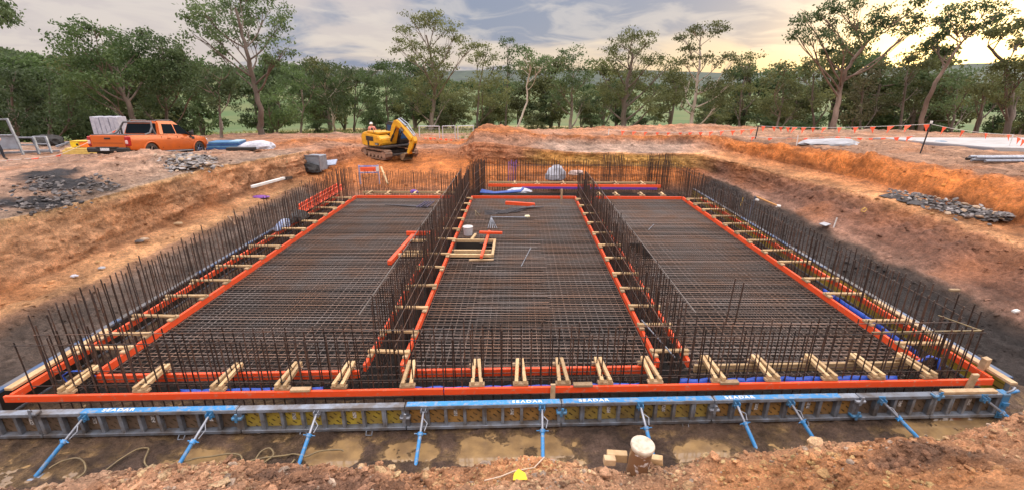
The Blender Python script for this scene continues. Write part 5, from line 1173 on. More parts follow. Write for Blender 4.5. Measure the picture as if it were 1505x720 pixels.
for i in range(3):
    m = MB(); m.box((jt(.1)-.05*i, 0, .06+.105*i), (1.95-.25*i, .8, .095), ch=.01); m.build('board', M('form_yellow', (.72, .52, .14), (.6, .42, .12), 5, .6), e)
e = empty('crate', (q.x-.1, q.y+.35, q.z+.32), .03, 'yellow and orange plastic crate on the yellow boards', 'crate')
m = MB(); m.box((-.2, 0, .14), (.45, .4, .28), ch=.03); m.build('yellow_half', yellow_m, e)
m = MB(); m.box((.23, 0, .13), (.40, .38, .26), ch=.03); m.build('orange_half', M('crate_orange', (.85, .2, .02), None, 1, .5), e)
m = MB(); m.box((0, 0, .30), (.8, .42, .035), ch=.01); m.build('lid', M('crate_lid', (.7, .45, .05), None, 1, .5), e)
m = MB(); m.box((-.05, -.21, .14), (.1, .02, .1)); m.build('latch', black_m, e)
# wrapped pack behind the truck: one sheet per board
qp = aty(163, 192, 28.5)
e = empty('panel_pack', (qp.x, 28.5, gz(qp.x, 28.5, 1.3)), .1, 'pack of pale grey panels standing behind the truck bed', 'panel pack')
hz = 4.35-.98-e.location.z+.0
topz = aty(160, 171.5, 28.5).z-e.location.z
for i in range(6):
    m = MB(); m.box((-.62+.26*i, 0, topz/2), (.235, .8, topz-(.06*(i % 2))), (0, .02*(-1)**i, 0), ch=.01); m.build('panel', M('pale_panel', (.33, .34, .41), (.45, .46, .52), 5, .6), e)
# blue panels and sheeting beyond the bonnet
q1, q2 = aty(303, 212, 26.5), aty(355, 212, 26.5); zb = gz(-14.5, 26.5, 1.3)
e = empty('blue_stack', ((q1.x+q2.x)/2, 26.9, zb), .12, 'flat stack of blue wrapped panels beyond the truck bonnet', 'panel stack')
for i in range(4):
    m = MB(); m.box((jt(.05), 0, .1+.11*i), (2.0-.12*i, 1.0, .10), ch=.015); m.build('blue_panel', [M('deep_blue', (.02, .07, .22), (.04, .12, .3), 4, .4), M('mid_blue', (.05, .16, .36), (.1, .25, .42), 4, .35)][i % 2], e)
m = MB(); m.box((.55, 0, .49), (.5, .9, .05), ch=.015); m.build('strap_sheet', M('light_blue', (.3, .48, .6), None, 1, .4), e)
q = gzp(358, 221, 1.6)
e = empty('black_board', (q.x, q.y, q.z), .12, 'black board lying on the terrace edge under the white sheet', 'board'); m = MB(); m.box((-.1, .1, .07), (1.5, .5, .16), ch=.02); m.build('board', black_m, e)
heap('white_sheet', q+Vector((.45, .6, .05)), (.95, .5, .42), bag_m, 'white plastic sheet heaped beside the black board', 'plastic sheet', 21)
# grey steel crate with black bag on the left slope
q = gzp(462, 256, .6)
e = empty('steel_crate', (q.x-.1, q.y+.55, gz(q.x, q.y+.4, .5)-.05), -.15, 'grey steel crate standing on the left slope behind the black bag', 'crate')
m = MB(); m.box((0, 0, .43), (1.0, .8, .82), ch=.02); m.build('box', M('crate_grey', (.26, .31, .36), (.2, .22, .25), 4, .5, .3), e)
for s in (-1, 1): m = MB(); m.box((s*.50, -.39, .43), (.07, .07, .90), ch=.01); m.build('corner_post', galv_m, e)
m = MB(); m.box((0, -.4, .86), (1.05, .06, .06)); m.build('top_rim', galv_m, e)
heap('black_bag', q+Vector((-.25, .1, .15)), (.6, .35, .42), black_m, 'crumpled black plastic bag leaning on the grey steel crate', 'bag', 24)
q = gzp(486, 246, .6); m = MB(); m.box((0, 0, .25), (.75, .5, .06), (.5, -.1, 0)); m.box((-.2, .1, .15), (.1, .3, .3)); o = m.build('steel_plate', M('bluegrey_plate', (.36, .42, .52), (.28, .32, .4), 4, .5, .2)); o.location = (q.x, q.y, q.z); tag(o, 'blue grey plate lying tilted right of the grey steel crate', 'plate')
# pipe and cloth on the left ledge
a, b = gzp(371, 278, .3), gzp(418, 265, .3); beam('pale_pipe', a+Vector((0, 0, .14)), b+Vector((0, 0, .14)), 'long pale pipe lying on the left ledge', white_m, h=.1, wd=.12, cat='pipe')
beam('dark_sleeve', b+Vector((.0, .05, .13)), gzp(428, 263, .3)+Vector((0, 0, .13)), 'dark sleeve at the end of the pale pipe', black_m, h=.14, wd=.16, cat='pipe sleeve')
q = gzp(384, 290, .2); heap('purple_cloth', q+Vector((0, 0, .0)), (.42, .2, .07), M('bright_purple', (.20, .06, .34), (.16, .06, .22), 6, .6), 'purple cloth lying below the pale pipe on the left ledge', 'cloth', 31)
for i, (px, py, s, mt_) in enumerate([(110, 407, .10, bag_m), (150, 395, .10, tarp_m), (262, 330, .15, pine2_m), (213, 353, .15, rock2_m), (205, 356, .14, slate_m)]):
    q = gzp(px, py, .2); heap('debris', q+Vector((0, 0, .03)), (s, s*.7, s*.4), mt_, ['crumpled pale plastic scrap on the left ledge near the front', 'grey plastic scrap on the left ledge near the front', 'tan lump lying high on the left ledge', 'light clay lump on the left ledge under the tan lump', 'dark clay lump on the left ledge under the tan lump'][i], 'scrap' if i < 2 else 'clay lump', 40+i)
for i, (px, py, dx) in enumerate([(352, 323, -8), (346, 330, -10)]):
    a = gzp(px, py, .1); b = aty(px+dx, py-9, a.y); beam('lath', a, b+Vector((0, 0, .1)), ['upper', 'lower'][i]+' weathered lath leaning at the left bank behind the bars', M('old_lath', (.3, .2, .13), None, 1, .8), h=.03, wd=.08, cat='lath')

# ------------------------------------------------------------------ rock heaps
def rock_mesh(seed):
    bm = bmesh.new(); bmesh.ops.create_icosphere(bm, subdivisions=1, radius=1); rr_ = random.Random(seed)
    for v in bm.verts: v.co *= rr_.uniform(.72, 1.15)
    for k in range(4):
        n_ = Vector((rr_.gauss(0, 1), rr_.gauss(0, 1), rr_.gauss(0, 1))).normalized(); d = rr_.uniform(.45, .75)
        for v in bm.verts:
            q_ = v.co.dot(n_)
            if q_ > d: v.co -= n_*(q_-d)
    me = bpy.data.meshes.new('rock'); bm.to_mesh(me); bm.free(); return me
RKM = {}
for mt_ in (rock_m, rock2_m, slate_m):
    RKM[mt_.name] = []
    for k in range(6): me = rock_mesh(k*7+len(RKM)); me.materials.append(mt_); RKM[mt_.name].append(me)
def rock_heap(label, pts, sizes, mats, flat=.45):
    c = sum(pts, Vector())/len(pts); e = empty('rock_heap', c, 0, label, 'rock heap')
    for p, s in zip(pts, sizes):
        o = bpy.data.objects.new('rock', random.choice(RKM[random.choice(mats).name])); COL.objects.link(o); o.parent = e; o.location = p-c
        o.scale = (s*random.uniform(.8, 1.4), s*random.uniform(.6, 1.0), s*random.uniform(flat*.6, flat*1.2)); o.rotation_euler = (jt(.5), jt(.5), random.uniform(0, 6.3))
    return e
def heap_base(e, pts, rad, hgt, mt_):
    c = Vector(e.location); V = []; F_ = []; n = 10
    m = MB()
    for k, p in enumerate(pts):
        vs = [p-c+Vector((0, 0, hgt))]
        for r_i, (rf, hf) in enumerate(((.5, .7), (1.0, -.25))):
            for a_ in range(n): an = 2*math.pi*a_/n; rr_ = rad*rf*random.uniform(.8, 1.2); vs.append(p-c+Vector((rr_*math.cos(an), rr_*math.sin(an), hgt*hf)))
        fs = [(0, 1+a_, 1+(a_+1) % n) for a_ in range(n)]+[(1+a_, 1+n+a_, 1+n+(a_+1) % n, 1+(a_+1) % n) for a_ in range(n)]
        m.add(vs, fs)
    m.build('rubble_base', mt_, e)
pts, szs = [], []
while len(pts) < 290:
    px, py = random.gauss(280, 20), random.gauss(241, 7.0)
    if not (228 < px < 345 and 224 < py < 264): continue
    q = gzp(px, py, 1.8); w_ = max(0, 1-((px-282)/45)**2-((py-241)/16)**2); pts.append(q+Vector((0, 0, .02+.20*w_*random.uniform(.5, 1)))); szs.append(random.uniform(.06, .17)*(.7+.6*w_))
e = rock_heap('heap of broken grey rock slabs on the left terrace below the truck', pts, szs, [rock_m, rock_m, rock2_m], .4)
heap_base(e, [gzp(262, 244, 1.8), gzp(280, 240, 1.8), gzp(296, 240, 1.8)], .55, .07, rock_m)
pts, szs, cen = [], [], []
for k in range(9): t = (k+.5)/9; cen.append(gzp(1306+174*t, 287+39*t, 1.1))
while len(pts) < 299:
    t = random.random()**.85; px = 1304+178*t+random.gauss(0, 3); mid_ = 286+40*t; wd_ = 7+7*math.sin(math.pi*min(1, t*1.1)); py = mid_+random.gauss(0, wd_*.38)
    q = gzp(px, py, 1.1); hh = max(0, 1-abs(py-mid_)/wd_); pts.append(q+Vector((0, 0, .03+.17*hh*random.uniform(.6, 1)))); szs.append(random.uniform(.05, .12)*(.8+.6*t))
e = rock_heap('long heap of dark grey rocks lying along the right bench', pts, szs, [rock_m, slate_m, slate_m, slate_m, slate_m, rock_m, slate_m, rock2_m], .42)
heap_base(e, cen[:-1], .42, .12, slate_m)
for lb, c, sp, nn_ in [('patch of dark shale chips on the left terrace edge', [(60, 268), (85, 280), (95, 298), (40, 303)], (20, 7), 230), ('scatter of dark chips at the head of the left cut', [(148, 272)], (14, 5), 40)]:
    pts, szs = [], []
    for _ in range(nn_):
        cx_, cy_ = random.choice(c); px, py = random.gauss(cx_, sp[0]), random.gauss(cy_, sp[1]); q = gzp(max(1, px), py, 1.85); pts.append(q+Vector((0, 0, .02))); szs.append(random.uniform(.03, .11))
    rock_heap(lb, pts, szs, [slate_m], .5)
q = gzp(1225, 213, 2.1)
heap('grey_tarp', q+Vector((0, .2, .0)), (1.5, .8, .30), tarp_m, 'crumpled grey tarpaulin on the right terrace below the flags', 'tarpaulin', 51, k=.5)
heap('blue_tarp', gzp(1390, 214, 2.1)+Vector((0, .3, .02)), (.45, .3, .18), M('steel_blue_tarp', (.08, .14, .22), (.2, .28, .34), 5, .4), 'small blue grey bundle at the corner of the concrete slab', 'bundle', 52)
# concrete slab and pipes on the right terrace
m = MB(); c0, c1, c2, c3 = aty(1398, 209, 25.0), aty(1505, 210, 25.4), aty(1600, 224, 20.5), aty(1500, 222, 21.3)
zt = 2.22
P4 = [Vector((19.9, 26.6, zt)), Vector((33, 26.6, zt)), Vector((33, 20.4, zt)), Vector((22.3, 22.3, zt))]
m.disc_prism([(p.x, p.y) for p in P4], 'z', zt-.35, zt); e_ = m.build('concrete_slab', conc_m); tag(e_, 'pale concrete slab at the right edge of the upper terrace', 'concrete slab')
beam('slab_form', (19.6, 26.4, zt-.02), (22.2, 22.15, zt-.02), 'grey form board along the left edge of the concrete slab', M('form_grey', (.2, .2, .22), None, 1, .7), h=.3, wd=.06, cat='form board')
e = empty('pipe_stack', (19.0, 18.4, gz(19, 18.3, 2.1)), 0, 'stack of grey steel tubes lying at the right edge', 'pipe stack')
for i, (dy, z) in enumerate([(0, .06), (.28, .06), (.56, .06), (.14, .17), (.42, .17)]):
    m = MB(); m.cyl((-.9+jt(.2), dy, z), (4.5, dy+.2, z), .055, 10); m.build('tube', galv_m if i != 2 else black_m, e)
# pump handle pipe at the right wall
e = empty('hand_pump', at(1098, 318, -.1), 0, 'grey stand pipe with an orange handle beside the right wall', 'stand pipe'); o_ = Vector(e.location)
a = aty(1111, 289, o_.y-.1); b = aty(1143, 303, o_.y-.25)
m = MB(); m.cyl((0, 0, -.3), a-o_, .05, 10); m.build('pipe', M('dark_galv', (.16, .18, .22), (.1, .1, .12), 4, .5, .3), e)
m = MB(); m.cyl(a-o_, b-o_, .032, 8); m.build('handle', M('tan_handle', (.6, .3, .1), None, 1, .6), e)
m = MB(); m.cyl(b-o_+Vector((-.05, 0, 0)), b-o_+Vector((.1, 0, -.02)), .06, 10); m.cyl(a-o_+Vector((-.03, 0, -.12)), a-o_+Vector((.12, 0, -.16)), .06, 8); m.build('end_cap', white_m, e)
for i, (px, py, h_, lb) in enumerate([(1226, 331, .28, 'short white stake on the lower right slope'), (1089, 300, .3, 'short yellow stake behind the right wall bars')]):
    q = gzp(px, py, .2); m = MB(); m.bar((0, 0, -.1), (.04, 0, h_), .03, .03); o = m.build('stake', white_m if i == 0 else M('stake_yellow', (.75, .5, .12), None, 1, .7)); o.location = q; tag(o, lb, 'stake')
q = gzp(1264, 312, .6); m = MB(); m.tube([(0, 0, .06), (.1, 0, .16), (.2, .02, .10), (.12, 0, .0), (0, 0, .02), (.04, 0, .14)], .014, 6); o = m.build('hose_coil', M('coil_yellow', (.7, .45, .1), None, 1, .6)); o.location = q+Vector((0, -.05, .02)); tag(o, 'small loop of yellow hose on the right slope', 'hose')
for i, (px, py, lb) in enumerate([(1402, 428, 'pale timber offcut on the lower right slope'), (1492, 459, 'white plastic offcut on the right slope near the frame edge'), (1212, 331, 'flat grey board beside the short white stake')]):
    q = gzp(px, py, .0); m = MB(); m.box((0, 0, .04), [(.26, .08, .06), (.16, .08, .06), (.4, .25, .03)][i], (.1, 0, .3*i), ch=.01); o = m.build(['timber_offcut', 'plastic_offcut', 'grey_board'][i], [pine2_m, white_m, tarp_m][i]); o.location = q; tag(o, lb, ['timber', 'offcut', 'board'][i])

# ------------------------------------------------------------------ flags, stakes, fence
def bunting(label, pts, flags, size=.20, sag=.25):
    e = empty('flag_bunting', pts[0], 0, label, 'bunting'); o_ = Vector(pts[0]); path = []
    for a, b in zip(pts[:-1], pts[1:]):
        for j in range(10): t = j/10; path.append(a.lerp(b, t)-Vector((0, 0, sag*4*t*(1-t))))
    path.append(pts[-1]); m = MB(); m.tube([p-o_ for p in path], .009, 5); m.build('rope', rope_m, e)
    for f in flags:
        k = f*(len(path)-1); i = min(int(k), len(path)-2); p = path[i].lerp(path[i+1], k-i)-o_; d = (path[i+1]-path[i]).normalized()
        s = size*random.uniform(.85, 1.15); wv = Vector((jt(.5)*s-.25*s, -abs(jt(.5))*s, 0))
        vs = [p-d*s*.5, p+d*s*.5, p+d*s*.15+wv*.5+Vector((0, 0, -s*.55)), p+wv+Vector((0, 0, -s*1.15)), p-d*s*.25+wv*.4+Vector((0, 0, -s*.5))]
        m = MB(); m.add([v+Vector((0, -.004, 0)) for v in vs]+[v+Vector((0, .004, 0)) for v in vs], [(0, 1, 2, 4), (4, 2, 3), (5, 9, 7, 6), (9, 8, 7), (0, 5, 6, 1), (1, 6, 7, 2), (2, 7, 8, 3), (3, 8, 9, 4), (4, 9, 5, 0)]); m.build('flag', flag_m, e)
    return e
def post(px, py, z0, toppx, toppy, r, mat_, label, cap=None, name='post', ref=None):
    q = gzp(px, py, z0); t = aty(toppx, toppy, q.y); e = empty(name, q, 0, label, 'post'); m = MB(); m.cyl((0, 0, -.2), t-q, r, 8); m.build('shaft', mat_, e)
    if cap: m = MB(); m.cyl((t-q)-Vector((0, 0, .06)), (t-q)+Vector((0, 0, .05)), r*1.7, 8); m.build('cap', cap, e)
    return q, t
qa, ta = post(1353, 223, 2.1, 1369, 180, .028, exblack_m, 'leaning black steel post carrying the flags on the right terrace', white_m)
qb, tb = post(1482, 219, 2.2, 1489, 199, .025, white_m, 'white stake at the edge of the concrete slab')
qc, tc_ = post(1110, 204, 2.1, 1115, 183, .035, exblack_m, 'dark post between the flag lines in the middle distance', M('lime_cap', (.5, .75, .4), None, 1, .5))
qd, td = post(1171, 213, 2.1, 1173, 199, .025, white_m, 'white peg on the right terrace left of the tarpaulin')
ta2 = ta-Vector((0, 0, .08))
bunting('orange flag line from the leaning black post to the slab stake', [ta2, tb+Vector((0, 0, .02)), aty(1530, 209, tb.y)], [.08, .19, .33, .47, .62, .72, .9], .26, .10)
fl = aty(1108, 188, qc.y+1)
bunting('upper orange flag line between the dark post and the leaning black post', [tc_-Vector((0, 0, .1)), ta2], [.04, .12, .17, .22, .27, .33, .39, .46, .55, .64, .73, .82, .90, .985], .26, .12)
L0, L1 = aty(1100, 201, qc.y-.3), aty(1345, 200, 25.0)
bunting('lower orange flag line sagging close to the ground on the right terrace', [L0, aty(1230, 201, 27), L1], [.03, .13, .24, .33, .42, .51, .58, .66, .73, .81, .89, .97], .24, .10)
A0 = gzp(897, 201, 2.1); A0 = Vector((A0.x, A0.y, 0)); 
R0, R1 = aty(890, 191, 33), tc_-Vector((0, 0, .05))
post(894, 200, 2.1, 895, 190, .03, white_m, 'white peg where the far flag line begins above the back bank')
bunting('far orange flag line above the back bank left of the dark post', [aty(895, 191, gzp(894, 200, 2.1).y), aty(1000, 195, 30.5), tc_-Vector((0, 0, .25))], [.1, .18, .26, .34, .42, .50, .57, .64, .71, .78, .85, .91, .97], .26, .05)
g1, g2, g3, g4 = [gzp(*p, 1.8)+Vector((0, -.2, .06)) for p in [(4, 238), (24, 236), (62, 233), (92, 229)]]
g5 = aty(145, 201, 20.3); g6 = aty(175, 190, 20.6)
qe, te = post(176, 226, 1.7, 175, 189, .02, exblack_m, 'thin dark stake holding the flag rope in front of the truck')
bunting('orange flag rope lying along the left terrace and rising past the truck tail', [g1, g2, g3, g4, aty(133, 208, te.y), te], [.18, .38, .60, .86, .965], .27, .02)
m = MB(); bunting('single orange flag hanging on a cord below the truck tail light', [te-Vector((0, 0, .05)), aty(182, 206, te.y), aty(181, 214, te.y)], [.75], .26, .0)
# temporary fence behind the excavator
fy = 44.0; fxs = [617, 648, 652, 670, 673, 697]
for i, (a, b) in enumerate([(617, 647), (651, 670), (673, 697)]):
    A = aty(a, 213, fy); B = aty(b, 212, fy+.4*i); T = aty(a, 185.5, fy).z-A.z
    e = empty('fence_panel', (A.x, A.y, A.z-.3), math.atan2(B.y-A.y, B.x-A.x), ['left', 'middle', 'right'][i]+' mesh panel of the temporary fence right of the excavator', 'fence panel', 'temporary fence panels'); l = (B-A).length; T += .3
    for x in (.03, l-.03): m = MB(); m.cyl((x, 0, 0), (x, 0, T), .045, 8); m.build('upright', M('pale_galv', (.62, .64, .68), (.5, .52, .56), 5, .45, .2), e)
    for z in (T-.03, .33): m = MB(); m.cyl((0, 0, z), (l, 0, z), .035, 8); m.build('rail', M('pale_galv', (.62, .64, .68), (.5, .52, .56), 5, .45, .2), e)
    m = MB()
    for j in range(1, int(l/.15)): m.tube([(j*.15, 0, .33), (j*.15, 0, T)], .004, 4, cap=False)
    for j in range(1, 7): m.tube([(0, .006, .33+(T-.36)*j/7), (l, .006, .33+(T-.36)*j/7)], .004, 4, cap=False)
    wm = m.build('wire_mesh', M('pale_galv', (.62, .64, .68), (.5, .52, .56), 5, .45, .2), e); wm['kind'] = 'stuff'
for i, (px, py) in enumerate([(625, 206), (633, 205.5), (639, 206), (648, 207), (656, 207), (663, 208), (680, 208)]):
    q = aty(px, py+3.5, fy-1.5); m = MB(); m.box((0, 0, .2), (.22, .12, .34), (0, jt(.3), 0), ch=.04); m.box((0, 0, 0), (.3, .25, .08), ch=.02); o = m.build('safety_marker', flag_m); o.location = q; tag(o, 'orange safety marker before the temporary fence, %s from the left' % ordn(i), 'marker', 'orange markers before the fence')
for i, (px, y0, y1) in enumerate([(435, 211, 199), (454, 210, 197), (480, 208, 200), (535, 209, 202)]):
    q = aty(px, y0, 38); t = aty(px, y1, 38); m = MB(); m.cyl((0, 0, -.4), t-q, .06, 8); o = m.build('marker_peg', M('peg_orange', (.75, .3, .2), (.8, .55, .45), 3, .7)); o.location = q; tag(o, 'faded orange marker peg in the grass left of the excavator, %s from the left' % ordn(i), 'peg', 'faded marker pegs')

# ------------------------------------------------------------------ trees
def leaf_cloud(blobs, k, leaf, seed):
    """blobs: (centre, rx, ry, rz); many small leaf faces gathered in sprays"""
    r = np.random.default_rng(seed); C_ = []
    for c, rx, ry, rz in blobs:
        rx, ry, rz = rx*1.2, ry*1.2, rz*1.2
        nsp = max(6, int(k*(rx*rz)*7.0))
        d = r.normal(size=(nsp, 3)); d /= np.linalg.norm(d, axis=1)[:, None]; d *= (r.random((nsp, 1))**.45)
        sp = np.array(c)+d*np.array([rx, ry, rz])
        nl = 46
        off = r.normal(size=(nsp, nl, 3))*np.array([.27, .27, .15])*(.75+.25*min(1.6, rx))
        C_.append((sp[:, None]+off).reshape(-1, 3))
    P_ = np.concatenate(C_); n = len(P_)
    ax = r.normal(size=(n, 3)); ax[:, 2] -= .7; ax /= np.linalg.norm(ax, axis=1)[:, None]
    bx = np.cross(ax, r.normal(size=(n, 3))); bx /= np.linalg.norm(bx, axis=1)[:, None]+1e-9
    L_ = leaf*r.uniform(.6, 1.3, (n, 1)); W_ = L_*.26
    V = np.stack([P_, P_+ax*L_*.5+bx*W_, P_+ax*L_, P_+ax*L_*.5-bx*W_], 1).reshape(-1, 3)
    return V, np.arange(n*4).reshape(-1, 4)
def limb(m, a, b, r0, r1, wig, n=5, sag=0.):
    a, b = Vector(a), Vector(b); pts = []; l = (b-a).length
    w1, w2 = Vector((jt(wig), jt(wig), jt(wig*.5)))*l, Vector((jt(wig), jt(wig), 0))*l
    for i in range(n+1): t = i/n; pts.append(a.lerp(b, t)+w1*math.sin(math.pi*t)+w2*math.sin(2*math.pi*t)*.5+Vector((0, 0, -sag*l*math.sin(math.pi*t))))
    m.tube(pts, [r0+(r1-r0)*i/n for i in range(n+1)], 7, cap=False); return pts
TI = [0]
def tree(Y, trunk, r0, blobs, label, bark, leafm, dens=1.0, leaf=.30, group=None, name='gum_tree', z0=None, dz=1.0):
    """trunk: pixel path base -> top at distance Y; blobs: pixel ellipses of the crown at about the same distance"""
    TI[0] += 1; rs_ = random.Random(TI[0])
    def W(px, py, dy=0): return aty(px, py, Y+dy)
    base = W(*trunk[0]); gzv = z0 if z0 is not None else (gz(base.x, Y, -99) if gz(base.x, Y, -99) > fieldz(base.x, Y) else fieldz(base.x, Y))
    base.z = min(base.z, gzv+.05)
    e = empty(name, base, 0, label, 'tree', group); m = MB()
    path = [Vector((0, 0, -.15))]; dy = 0
    path.append(Vector((rs_.uniform(-.1, .1), 0, .5)))
    for p in trunk[1:]: dy += rs_.uniform(-.5, .5); path.append(W(*p, dy)-base)
    dense = []
    for i in range(len(path)-1):
        for j in range(4): dense.append(path[i].lerp(path[i+1], j/4)+Vector((rs_.uniform(-1, 1), rs_.uniform(-1, 1), 0))*r0*.25*(i > 0))
    dense.append(path[-1]); nD = len(dense)
    r0 = r0*.82
    rad_ = [max(.03, r0*(1.35 if i == 0 else 1)*(1-.75*i/nD)) for i in range(nD)]
    m.tube(dense, rad_, 9, cap=False)
    B = []; 
    for (cx_, cy_, rx, ry) in blobs:
        dd = rs_.uniform(-1, 1)*max(1.0, .06*rx*Y/20)*1.1*dz; c = W(cx_, cy_, dd)-base
        s = Y/F*1.02; RX, RZ = rx*s, ry*s; B.append((c, RX, (RX+RZ)*.5, RZ))
        below = [i for i in range(3, nD) if dense[i].z < c.z-RZ*.2] or [nD-1]
        hz_ = lambda q: math.hypot(dense[q].x-c.x, dense[q].y-c.y)
        i = min(range(3, nD), key=lambda q: abs((c.z-RZ*.3-dense[q].z)-.95*hz_(q))+.45*(dense[q]-c).length)
        i = max(3, min(nD-1, i)); a = dense[i]
        lp = limb(m, a, c-Vector((0, 0, RZ*.3)), max(.03, rad_[i]*.48), .028, .07, 6, .05)
        for _ in range(5):
            tgt = c+Vector((rs_.uniform(-1, 1)*RX*.75, rs_.uniform(-1, 1)*RX*.5, rs_.uniform(-.5, .7)*RZ)); limb(m, lp[rs_.choice((3, 4, 5))], tgt, .03, .010, .08, 4)
    m.build('trunk', bark, e, recalc=False)
    V, Fq = leaf_cloud([(tuple(c), a, b_, d) for c, a, b_, d in B], dens*.66, leaf*.80, TI[0]); np_mesh('crown', V, Fq, leafm, e)
    return e
GT = 'gum trees along the far side of the site'
